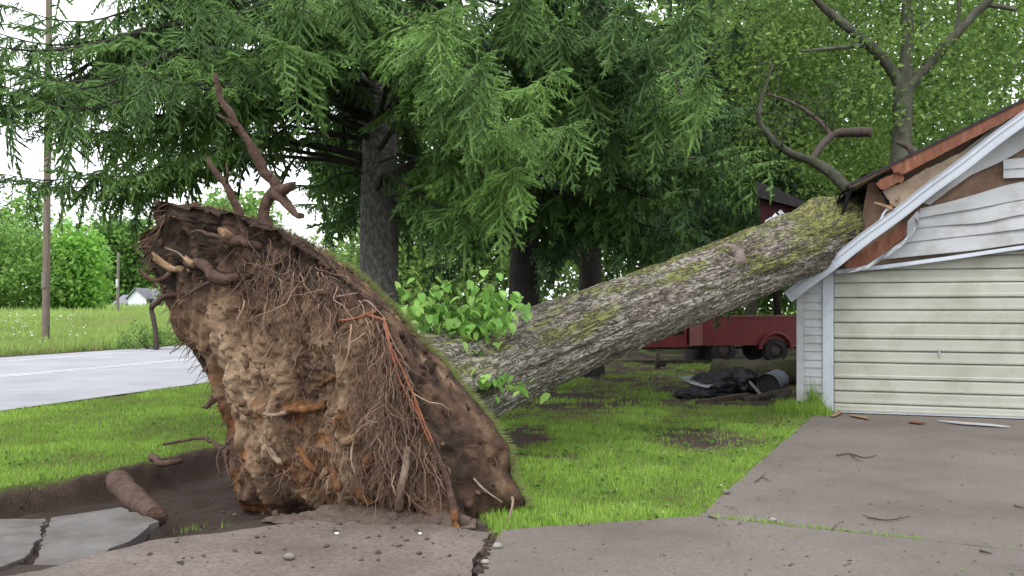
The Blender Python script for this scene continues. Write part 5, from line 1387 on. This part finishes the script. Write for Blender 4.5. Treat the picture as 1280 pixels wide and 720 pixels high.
broadleaf("broadleaf_tree", "leafy tree right of the forked maple above the garage ridge", (15.5, 30.0), 14, 5, .22, (15.2, 30.5, 6.4), (4.8, 3.0, 6.0), 520, 44, 0.38, 0.2, 0.5)
broadleaf("broadleaf_tree", "pale leafy tree furthest back behind the forked maple", (12.0, 38.0), 16, 6, .25, (12, 38.5, 9.5), (7, 3, 7.5), 560, 36, 0.6, 0.30, 0.62)
broadleaf("broadleaf_tree", "leafy tree behind the red truck", (9.8, 40.0), 12, 4, .2, (10.2, 41, 4.6), (4.6, 3, 4.6), 420, 36, 0.5, 0.28, 0.45)
broadleaf("broadleaf_tree", "green tree glimpsed between the two dark spruce trunks", (1.2, 44.0), 14, 4, .22, (1.5, 44.0, 7.5), (5.5, 3, 6.8), 520, 34, 0.6, 0.30, 0.5)
broadleaf("broadleaf_tree", "green tree showing low behind the thick grey spruce trunk", (-5.2, 46.0), 12, 4, .22, (-3.9, 46.0, 4.6), (4.6, 3, 4.2), 420, 34, 0.55, 0.30, 0.6)
broadleaf("broadleaf_tree", "dark tree standing behind the drooping spruce", (5.2, 36.0), 14, 5, .22, (5.0, 36, 7.5), (4.6, 2.5, 7.0), 520, 34, 0.55, 0.28, 0.35)
for lab, bx, r_ in (("slim dark tree trunk nearest the garage wall above the red truck bed", 9.4, .16), ("slim dark tree trunk above the middle of the red truck bed", 8.55, .12)):
    broadleaf("slim_tree", lab, (bx, 33.5), 9, 5, r_, (bx, 34, 6.5), (1.8, 1.5, 2.6), 90, 30, 0.4, 0.24, 0.35, bark="spruce_dark", group="slim trees behind the red truck")
# far side of the road
FG = "trees beyond the meadow"
broadleaf("broadleaf_tree", "bright green bushy tree left of the utility pole", (-39, 74), 9, 3, .2, (-39.5, 74, 4.2), (5.2, 4, 4.0), 330, 30, 0.6, 0.36, 0.75, "leaf_far", group=FG)
broadleaf("broadleaf_tree", "bright yellow-green tree right of the utility pole beside the white house", (-35.6, 78), 9, 3, .2, (-35.6, 78, 3.9), (2.1, 3, 4.4), 420, 30, 0.55, 0.40, 0.75, "leaf_bright", group=FG)
broadleaf("broadleaf_tree", "darker tall tree standing behind the white house", (-66, 165), 18, 6, .4, (-66, 165, 9.0), (8, 6, 8.5), 520, 30, 1.1, 0.8, 0.35, "leaf_far", group=FG)
broadleaf("broadleaf_tree", "dark green tree at the picture edge beyond the meadow", (-50, 92), 12, 4, .3, (-49, 92, 6.0), (7, 5, 6.0), 300, 30, 0.8, 0.5, 0.55, "leaf_far", group=FG)
broadleaf("broadleaf_tree", "small round tree peeping over the top edge of the root plate", (-19.5, 62), 9, 3, .2, (-18.3, 62, 5.4), (3.6, 3, 3.6), 300, 30, 0.5, 0.36, 0.7, "leaf_far", group=FG)
broadleaf("broadleaf_tree", "round tree beside the white house half hidden by the root plate", (-48, 150), 12, 4, .3, (-49, 150, 6), (5.5, 5, 6.5), 300, 30, 1.0, 0.75, 0.5, "leaf_far", group=FG)
broadleaf("broadleaf_tree", "long low thicket across the meadow behind the root plate", (-21, 120), 12, 4, .3, (-21, 120, 4), (16, 5, 5.5), 500, 30, 1.0, 0.7, 0.5, "leaf_far", group=FG)

# ------------------------------------------------------------------ street furniture and buildings across the road
def pole(name, label, px, d, top_py, r, mat, arms=True):
    p = U(px, HOR, d); zb = ground_z(np.array([p[0]]), np.array([d]), False)[0]
    root = thing(name, (p[0], d, zb), label, "utility pole", "utility poles across the road")
    ztop = U(px, top_py, d)[2]; n = 24; zz = np.linspace(zb - .3, ztop, n)
    mb = MB(); mb.tube(np.stack([np.full(n, p[0]) + 0.02 * (zz - zb) * .5, np.full(n, d), zz], 1), np.linspace(r, r * .75, n), 12, 0.02); mb.build("shaft", MAT[mat], root, True)
    if arms:
        mb = MB(); mb.beam((p[0] - 1.1, d - r * 1.1, ztop - .5), (p[0] + 1.2, d - r * 1.1, ztop - .5), .1, .12); mb.build("crossarm", MAT[mat], root)
        for k in (-1, -.4, .4, 1):
            mb = MB(); mb.tube([(p[0] + k, d - r * 1.1, ztop - .43), (p[0] + k, d - r * 1.1, ztop - .3)], [.04, .025], 8); mb.build("insulator", MAT["steel"], root)
    mb = MB(); mb.box((p[0] - .08, d - r - .03, zb + 2.2), (p[0] + .08, d - r + .03, zb + 2.8)); mb.build("number_plate", MAT["paint_white"] if not arms else MAT["grey_wood"], root)
    settle(root)
pole("utility_pole", "thick brown wooden utility pole standing in the meadow grass", 57, 36.5, -60, 0.145, "pole_wood")
pole("utility_pole", "thin pale distant utility pole beside the white house", 147, 70, 316, 0.12, "grey_wood", False)
bx = U(195, 432, 36)
bp_ = thing("bent_post", (bx[0], 36, 0.0), "dark bent wooden post at the far road edge", "post")
mb = MB(); c = curve([np.array([bx[0] + .02, 36, 0.0]), U(194, 412, 36), U(191, 395, 36), U(189, 386, 36), U(191, 381, 35.9), U(199, 379, 35.8)], 18); mb.tube(c, np.linspace(.10, .085, 18), 10, 0.05); mb.build("shaft", MAT["dark_wood"], bp_, True)
mb = MB(); mb.tube([c[-4], c[-4] + np.array([.02, -.12, .05])], .05, 8); mb.build("stub", MAT["dark_wood"], bp_, True)
settle(bp_)
sh = thing("roadside_shrub", (bx[0] - .4, 36.6, 0.05), "low scrubby shrub round the foot of the bent post", "shrub")
mb = MB(); lc = np.array([bx[0] - .5, 36.7, .45]) + RNG.normal(0, 1, (60, 3)) * [.8, .3, .22]; leaf_cloud(mb, lc, 26, .12, .10, .4); mb.build("foliage", MAT["leaf_far"], sh, False, "stuff")
mb = MB()
for k in range(9): mb.tube([np.array([bx[0] - .5 + .15 * RNG.normal(), 36.7, 0.0]), lc[k]], [.02, .008], 4)
mb.build("stems", MAT["dark_wood"], sh, False, "stuff"); settle(sh)
# white house
HD = 150.0
hz = ground_z(np.array([-57.0]), np.array([HD]), False)[0]
ho = thing("white_house", (-57.5, HD, hz), "white gabled house with grey roof far across the meadow", "house")
def hx(px): return (px - 640) / FOC * HD
def hzz(py): return CAMH - (py - HOR) / FOC * HD
def hbox(name, x0, x1, y0, y1, z0, z1, mat, parent=ho):
    mb = MB(); mb.box((x0, y0, z0), (x1, y1, z1)); return mb.build(name, MAT[mat], parent)
wl, wr_, wa = hx(160), hx(183), hx(170); zE, zA = hzz(373), hzz(361)
poly_obj("gable_wall", [(wl, HD, hz), (wr_, HD, hz), (wr_, HD, zE), (wa, HD, zA - .15), (wl, HD, zE)], [(wl, HD + 9, hz), (wr_, HD + 9, hz), (wr_, HD + 9, zE), (wa, HD + 9, zA - .15), (wl, HD + 9, zE)], MAT["house_white"], ho)
for xa, xb, za, zb_ in ((wl - .3, wa, zE - .2, zA), (wa, wr_ + .3, zA, zE - .2)):
    poly_obj("roof", [(xa, HD - .4, za), (xb, HD - .4, zb_), (xb, HD - .4, zb_ + .18), (xa, HD - .4, za + .18)], [(xa, HD + 9.4, za), (xb, HD + 9.4, zb_), (xb, HD + 9.4, zb_ + .18), (xa, HD + 9.4, za + .18)], MAT["house_roof"], ho)
w0 = hbox("wing_wall", wr_ + .01, hx(216), HD + 2, HD + 8, hz, hzz(376), "house_white")
poly_obj("wing_roof", [(wr_ - .5, HD + 1.6, hzz(377)), (hx(218), HD + 1.6, hzz(377)), (hx(216), HD + 5, hzz(361)), (wa + .2, HD + 5, hzz(361))], [(wr_ - .5, HD + 1.6, hzz(377) - .2), (hx(218), HD + 1.6, hzz(377) - .2), (hx(216), HD + 5, hzz(361) - .2), (wa + .2, HD + 5, hzz(361) - .2)], MAT["house_roof"], ho)
hbox("window", hx(197), hx(203), HD + 1.93, HD + 1.99, hzz(388), hzz(381), "dark_glass"); hbox("window", hx(206), hx(211), HD + 1.93, HD + 1.99, hzz(388), hzz(381), "dark_glass")
hbox("porch_wall", hx(141), wl - .01, HD + 2, HD + 7, hz, hzz(377), "house_white")
poly_obj("porch_roof", [(hx(138), HD + .6, hzz(379)), (wl - .02, HD + .6, hzz(379)), (wl - .02, HD + 4.5, hzz(368)), (hx(139), HD + 4.5, hzz(368))], [(hx(138), HD + .6, hzz(379) - .2), (wl - .02, HD + .6, hzz(379) - .2), (wl - .02, HD + 4.5, hzz(368) - .2), (hx(139), HD + 4.5, hzz(368) - .2)], MAT["house_roof"], ho)
hbox("door", hx(151), hx(156), HD + 1.93, HD + 1.99, hz, hzz(380), "dark_glass")
settle(ho)

# ------------------------------------------------------------------ torn roof section behind the trunk
SD = 17.6
shd = thing("torn_roof_section", tuple(U(985, 300, SD)), "dark red torn-off roof section tilted behind the fallen trunk", "roof section")
def sp(px, py, d=SD): return U(px, py, d)
w_ = [sp(951, 300), sp(1015, 300), sp(1013, 259), sp(1000, 257), sp(950, 243)]
poly_obj("underside", w_, [p + np.array([.05, .06, 0]) for p in w_], MAT["shed_red"], shd)
w_ = [sp(946, 226, SD - .1), sp(975, 238, SD - .1), sp(1016, 256, SD - .1), sp(1016, 264, SD - .1), sp(1000, 260, SD - .1), sp(946, 246, SD - .1)]
poly_obj("shingle_edge", w_, [p + np.array([.2, .9, .08]) for p in w_], MAT["shingle"], shd)
settle(shd)
def loose(name, pts, th, mat, label, cat, group=None):
    pts = np.array(pts); nrm = norm(np.cross(pts[1] - pts[0], pts[2] - pts[0])); nrm = nrm if nrm[1] > 0 else -nrm
    o = poly_obj(name, pts, pts + nrm * th, MAT[mat]); tag(o, label, cat, group); return o
SG = "siding strips propped behind the trunk"
loose("siding_strip", [U(956, 276, 16.5), U(964, 271, 16.5), U(990, 300, 16.2), U(974, 304, 16.2)], .02, "trim_white", "wide white siding strip sticking up behind the mossy trunk", "siding", SG)
loose("siding_strip", [U(965, 271, 16.7), U(969, 266, 16.7), U(1002, 300, 16.4), U(992, 302, 16.4)], .02, "steel", "grey siding strip sticking up between the two white ones", "siding", SG)
loose("siding_strip", [U(972, 265, 16.9), U(976, 262, 16.9), U(1012, 297, 16.6), U(1005, 299, 16.6)], .02, "trim_white", "thin white siding strip nearest the torn roof section", "siding", SG)

# ------------------------------------------------------------------ old red truck behind the garage
TZ = 27.5
tr = thing("red_truck", (U(920, 440, TZ)[0], TZ, 0), "old red truck with long open bed parked behind the garage", "truck")
ux = norm(np.array([1.0, 0.10, 0])); uy = np.array([-ux[1], ux[0], 0.0]); T0 = np.array([U(862, 400, TZ)[0], TZ, 0.0])
def tf_(v): return T0 + v[:, :1] * ux + v[:, 1:2] * uy + v[:, 2:3] * np.array([0, 0, 1.0])
def tbox(name, lo, hi, mat, parent=tr):
    mb = MB(); mb.box(lo, hi, tf_); return mb.build(name, MAT[mat], parent)
zB, zT = U(0, 432, TZ)[2], U(0, 396, TZ)[2]
bed = tbox("bed_floor", (0.1, 0.06, zB), (4.2, 1.8, zB + .08), "red_paint")
side = tbox("bed_side", (0.38, 0.0, zB), (4.2, 0.05, zT), "red_paint")
tbox("bed_side", (0.38, 1.8, zB), (4.2, 1.85, zT), "red_paint"); tbox("bed_rail", (0.38, -0.03, zT + .002), (4.2, 0.08, zT + .05), "red_faded")
tbox("corner_panel", (0.0, -0.02, zB), (0.375, 0.05, zT), "red_faded"); tbox("bed_front", (0.05, 0.06, zB + .09), (0.1, 1.79, zT), "red_paint"); tbox("tailgate", (4.21, 0.05, zB), (4.26, 1.8, zT), "red_paint")
def arch(x, name="wheel_arch"):
    mb = MB(); an = np.linspace(0, np.pi, 15)
    P = np.array([[tf_(np.array([[x + r_ * math.cos(a), y_, 0.42 + r_ * math.sin(a)]]))[0] for a in an] for r_, y_ in ((.50, -.002), (.50, -.10), (.42, -.10), (.42, .2))])
    mb.sheet(P); mb.build(name, MAT["red_paint"], tr, True)
def wheel(x, y, r_=0.36, nm="wheel"):
    c = tf_(np.array([[x, y, r_]]))[0]; mb = MB(); prof = [(.10, .55), (.10, .85), (.07, 1.0), (-.07, 1.0), (-.10, .85), (-.10, .55)]
    an = np.linspace(0, PI2, 25)
    P = np.array([[c + uy * (-a_) + r_ * b_ * (np.cos(a) * ux + np.sin(a) * np.array([0, 0, 1.0])) for a in an] for a_, b_ in prof])
    mb.sheet(P); w = mb.build(nm, MAT["rubber"], tr, True)
    mb = MB(); mb.tube([c - uy * .06, c + uy * .06], r_ * .56, 16); mb.build("rim", MAT["dark_wood"], w, True)
xw = (U(972, 430, TZ)[0] - T0[0]) / ux[0]; arch(xw); wheel(xw, .05)
xf = (U(906, 440, TZ)[0] - T0[0]) / ux[0]; wheel(xf, .12, .37)
wheel(xw, 1.75)
# cab, facing away to the left
cz0, czw, czt = zB - .05, U(0, 420, TZ)[2], U(0, 392, TZ)[2] + .35
cabp = [(-1.75, cz0), (-0.05, cz0), (-0.05, czt), (-0.45, czt + .02), (-0.72, czw + .02), (-1.75, czw - .04)]
poly_obj("cab", [tf_(np.array([[x, .08, z]]))[0] for x, z in cabp], [tf_(np.array([[x, 1.7, z]]))[0] for x, z in cabp], MAT["red_paint"], tr)
wp_ = [(-0.66, czw + .04), (-0.16, czw + .04), (-0.16, czt - .08), (-0.42, czt - .08)]
poly_obj("side_window", [tf_(np.array([[x, .06, z]]))[0] for x, z in wp_], [tf_(np.array([[x, .078, z]]))[0] for x, z in wp_], MAT["dark_glass"], tr)
tbox("bumper", (-1.86, .05, cz0 + .02), (-1.755, 1.75, cz0 + .16), "dark_wood"); tbox("chassis_rail", (-1.7, .5, .40), (4.1, .62, zB - .06), "dark_wood")
mb = MB(); mb.tube([tf_(np.array([[-1.5, .10, czw - .12]]))[0], tf_(np.array([[-1.5, .05, czw - .12]]))[0]], .09, 14); mb.build("headlamp", MAT["steel"], tr, True)
settle(tr)

# ------------------------------------------------------------------ junk pile beside the garage
JG = "junk piled beside the garage"
def jp(px, py, d, z=None):
    p = U(px, py, d); return p
lg = thing("mossy_log", tuple(G(935, 478)), "thick mossy log lying behind the junk heap", "log", JG)
n = 26; a0, a1 = U(893, 462, 20.6), U(1010, 452, 19.6); c = a0 + np.linspace(0, 1, n)[:, None] * (a1 - a0)
c[:, 2] = np.linspace(.22, .30, n)
mb = MB(); mb.tube(c, .26 * jit(n, .12), 22, .04); mb.build("stem", MAT["mossy_log"], lg, True)
for k in range(6):
    q = 0.05 + .1 * k; pp = a0 + q * (a1 - a0); mb = MB(); pp[2] = .3
    mb.beam(pp + np.array([-.02, -.27, -.2]), pp + np.array([.0, -.285, .04]), .08, .03, (0, -1, 0)); mb.build("bark_slab", MAT["dark_wood"], lg)
settle(lg)
zj = 0.0
ms = loose("metal_sheet", [U(849, 472, 17.6), U(874, 469, 17.8), U(893, 468, 18.0), U(902, 476, 17.4), U(885, 485, 16.9), U(862, 479, 17.2)], .012, "steel", "crumpled light grey metal sheet on the junk heap", "metal sheet", JG)
def bag(label, c, rx, ry, rz, seed):
    u_, v_ = np.meshgrid(np.linspace(0, PI2, 60), np.linspace(0.02, np.pi - .02, 36), indexing="ij")
    d = np.stack([np.cos(u_) * np.sin(v_), np.sin(u_) * np.sin(v_), np.cos(v_)], -1)
    r_ = 1 + .34 * fbm(d.reshape(-1, 3) * 2.3 + seed, 4, seed).reshape(u_.shape) + .30 * np.abs(fbm(d.reshape(-1, 3) * 5 + seed, 3, seed + 5)).reshape(u_.shape)
    P = d * r_[..., None] * np.array([rx, ry, rz]); P[..., 2] = np.maximum(P[..., 2], -rz * .75)
    mb = MB(); mb.sheet(P + np.array(c)); o = mb.build("black_bag", MAT["black_plastic"], None, True); tag(o, label, "bag", JG)
p = U(893, 486, 17.4); bag("shiny black plastic bag under the metal sheet", (p[0], p[1], .20), .42, .3, .22, 3)
p = U(924, 480, 17.6); bag("dark plastic heap between the metal sheet and the barrel", (p[0], p[1], .22), .36, .3, .26, 8)
p = U(868, 484, 17.0); bag("flat black plastic at the lawn end of the junk heap", (p[0], p[1], .08), .36, .3, .11, 12)
# barrel on its side
ba = thing("barrel", tuple(G(966, 492)), "blue-grey barrel lying on its side beside the garage wall", "barrel", JG)
b0, b1 = U(960, 482, 16.9), U(976, 474, 17.5); dv = norm(b1 - b0); L = .55
c = np.array([b0 + dv * L * k for k in np.linspace(0, 1, 12)]); mb = MB()
mb.tube(c, .20 + .008 * np.array([1, .2, 0, 0, 1, .1, 0, 1, 0, 0, .2, 1]), 24, 0, False); mb.build("shell", MAT["blue_steel"], ba, True)
mb = MB(); mb.tube([c[1], c[1] + dv * .02], .19, 24); mb.build("bottom", MAT["rubber"], ba)
mb = MB(); mb.tube([c[-1] - dv * .03, c[-1] - dv * .01], .195, 24); mb.build("lid", MAT["blue_steel"], ba); settle(ba)
def board(label, a, b, w, h, mat):
    mb = MB(); a, b = np.array(a, float), np.array(b, float); mb.beam(a, b, w, h); o = mb.build("board", MAT[mat]); tag(o, label, "board", JG)
board("pale stick leaning on the junk heap", U(937, 477, 16.9), U(951, 494, 16.6), .035, .03, "grey_wood")
board("long dark board across the front of the junk heap", U(902, 505, 15.9), U(960, 506, 15.7), .16, .07, "dark_wood")
board("weathered grey board lying behind the long dark board", U(930, 499, 16.4), U(988, 486, 16.2), .14, .05, "dark_wood")
board("dark plank on the grass at the lawn end of the junk heap", U(868, 503, 16.3), U(935, 493, 16.6), .16, .05, "dark_wood")
board("brown plank propped between barrel and garage wall", U(962, 504, 15.9), U(990, 488, 15.8), .12, .05, "dark_wood")
board("short reddish board half sunk in the grass before the junk heap", U(915, 514, 15.1), U(934, 515, 15.0), .12, .04, "wood_red")
board("thin grey lath trailing from the metal sheet into the grass", U(826, 468, 18.3), U(858, 474, 17.6), .06, .02, "grey_wood")
board("black beam under the junk heap", U(895, 496, 17.0), U(985, 497, 16.6), .2, .1, "rubber")
# short post under the trunk
po = thing("short_post", tuple(G(823, 462)), "short dark post standing under the fallen trunk", "post")
mb = MB(); q = G(822, 461); mb.tube([q, q + [0, 0, .42]], [.06, .055], 9, .05); mb.build("shaft", MAT["dark_wood"], po, True)
mb = MB(); mb.box((q[0] + .05, q[1] - .06, .05), (q[0] + .2, q[1] + .06, .2)); mb.build("block", MAT["rubber"], po); settle(po)

# ------------------------------------------------------------------ small things on the ground
lo = thing("short_log", tuple(G(170, 625)), "short barky log lying in the crater at the slab edge", "log")
la, lb = U(146, 594, 8.75), U(196, 642, 7.35); la[2] = .03; lb[2] = .0
c = curve([la, (la + lb) / 2 + [0, 0, -.02], lb], 26); mb = MB(); mb.tube(c, .085 * jit(26, .22, .2), 16, .025); mb.build("stem", MAT["root_wood"], lo, True)
mb = MB(); mb.tube([c[0] - norm(lb - la) * .004, c[0] + norm(lb - la) * .01], .068, 14); mb.build("cut_face", MAT["grey_wood"], lo); settle(lo)
def twig(label, pts, r_, mat="dark_wood", group="twigs fallen on the driveway", forks=()):
    ro = MB(); c = curve(pts, 16); ro.tube(c, np.linspace(r_, r_ * .4, 16), 6, .08)
    o = ro.build("twig", MAT[mat], None, True); tag(o, label, "twig", group)
    for f in forks:
        mb = MB(); cc = curve(f, 8); mb.tube(cc, np.linspace(r_ * .7, r_ * .3, 8), 5, .05); mb.build("side_shoot", MAT[mat], o, True)
def gd(px, py, z=0.045): return G(px, py, z)
twig("forked twig lying before the middle of the garage door", [gd(1046, 569), gd(1062, 567), gd(1080, 572), gd(1096, 569)], .009, forks=([gd(1062, 567), gd(1072, 575), gd(1078, 576)],))
twig("single long twig lying in the middle of the driveway", [gd(1086, 647), gd(1110, 650), gd(1138, 645)], .007, forks=([gd(1086, 647), gd(1078, 643)],))
twig("thin forked twig beside the lawn edge of the driveway", [gd(944, 602), gd(952, 596), gd(958, 590)], .006, forks=([gd(952, 596), gd(964, 602)],))
twig("tiny twig at the driveway's picture edge", [gd(1268, 632), gd(1284, 636)], .008)
twig("small twig at the near lawn corner of the driveway", [gd(886, 645), gd(897, 649)], .007)
twig("short twig lying below the grassy joint near the picture edge", [gd(1225, 688), gd(1240, 692)], .008)
twig("curled dark twig in the centre of the driveway near the joint", [gd(1040, 662), gd(1046, 655), gd(1055, 652)], .004)
def chip(label, pts, th, mat, z=0.05):
    P = np.array([gd(x, y, z) for x, y in pts]); o = poly_obj("wood_chip", P + [0, 0, th], P, MAT[mat]); tag(o, label, "wood chip", "splinters before the garage door")
chip("pale split wood splinter at the door jamb foot", [(1038, 520), (1050, 514), (1053, 516), (1043, 521)], .012, "split_wood")
chip("reddish wood splinter beside the pale one at the door", [(1063, 518), (1086, 522), (1085, 524), (1064, 520)], .008, "split_wood")
chip("small orange splinter before the middle of the door", [(1135, 526), (1158, 528), (1150, 529.5), (1137, 528)], .008, "wood_red")
chip("long pale strip lying along the foot of the door", [(1172, 526), (1240, 531), (1262, 534), (1200, 530)], .012, "vinyl")
def pebble(label, px, py, r_, mat="stone"):
    u_, v_ = np.meshgrid(np.linspace(0, PI2, 14), np.linspace(0.02, np.pi - .02, 9), indexing="ij")
    d = np.stack([np.cos(u_) * np.sin(v_), np.sin(u_) * np.sin(v_), np.cos(v_)], -1)
    P = d * (1 + .25 * fbm(d.reshape(-1, 3) * 1.8 + px, 3, int(px)).reshape(u_.shape))[..., None] * r_ * np.array([1.2, 1, .7])
    q = gd(px, py, .034); mb = MB(); mb.sheet(P + q + [0, 0, r_ * .55]); o = mb.build("stone", MAT[mat], None, True); tag(o, label, "stone", "stones on the pavement")
pebble("pale stone in the joint where lawn and driveway meet", 966, 652, .024)
pebble("small stone on the driveway edge beside the lawn", 908, 617, .03, "grey_wood")
pebble("flat pale stone on the muddy pavement below the log", 225, 703, .02, "grey_wood")
pebble("brown flat stone on the muddy pavement right of the log", 362, 699, .03, "grey_wood")
pebble("small white pebble on the muddy pavement under the root plate", 421, 668, .012, "clover_white")
pebble("tiny white pebble on the pavement below the root plate's middle", 525, 668, .010, "clover_white")
pebble("grey lump lying in the pavement crack", 622, 685, .028)
pebble("small crumb of concrete further down the pavement crack", 606, 705, .022)
mb = MB()
for k in range(60):
    f = RNG.random(); q = gd(620 - 24 * f + RNG.normal(0, 3), 668 + 52 * f, .02)
    octa(mb, q + np.array([0, 0, .012]), RNG.uniform(.008, .022), .4)
ck = mb.build("crack_rubble", MAT["soil"], None, False, "stuff"); ck["label"] = "dark rubble filling the crack across the pavement"; ck["category"] = "rubble"
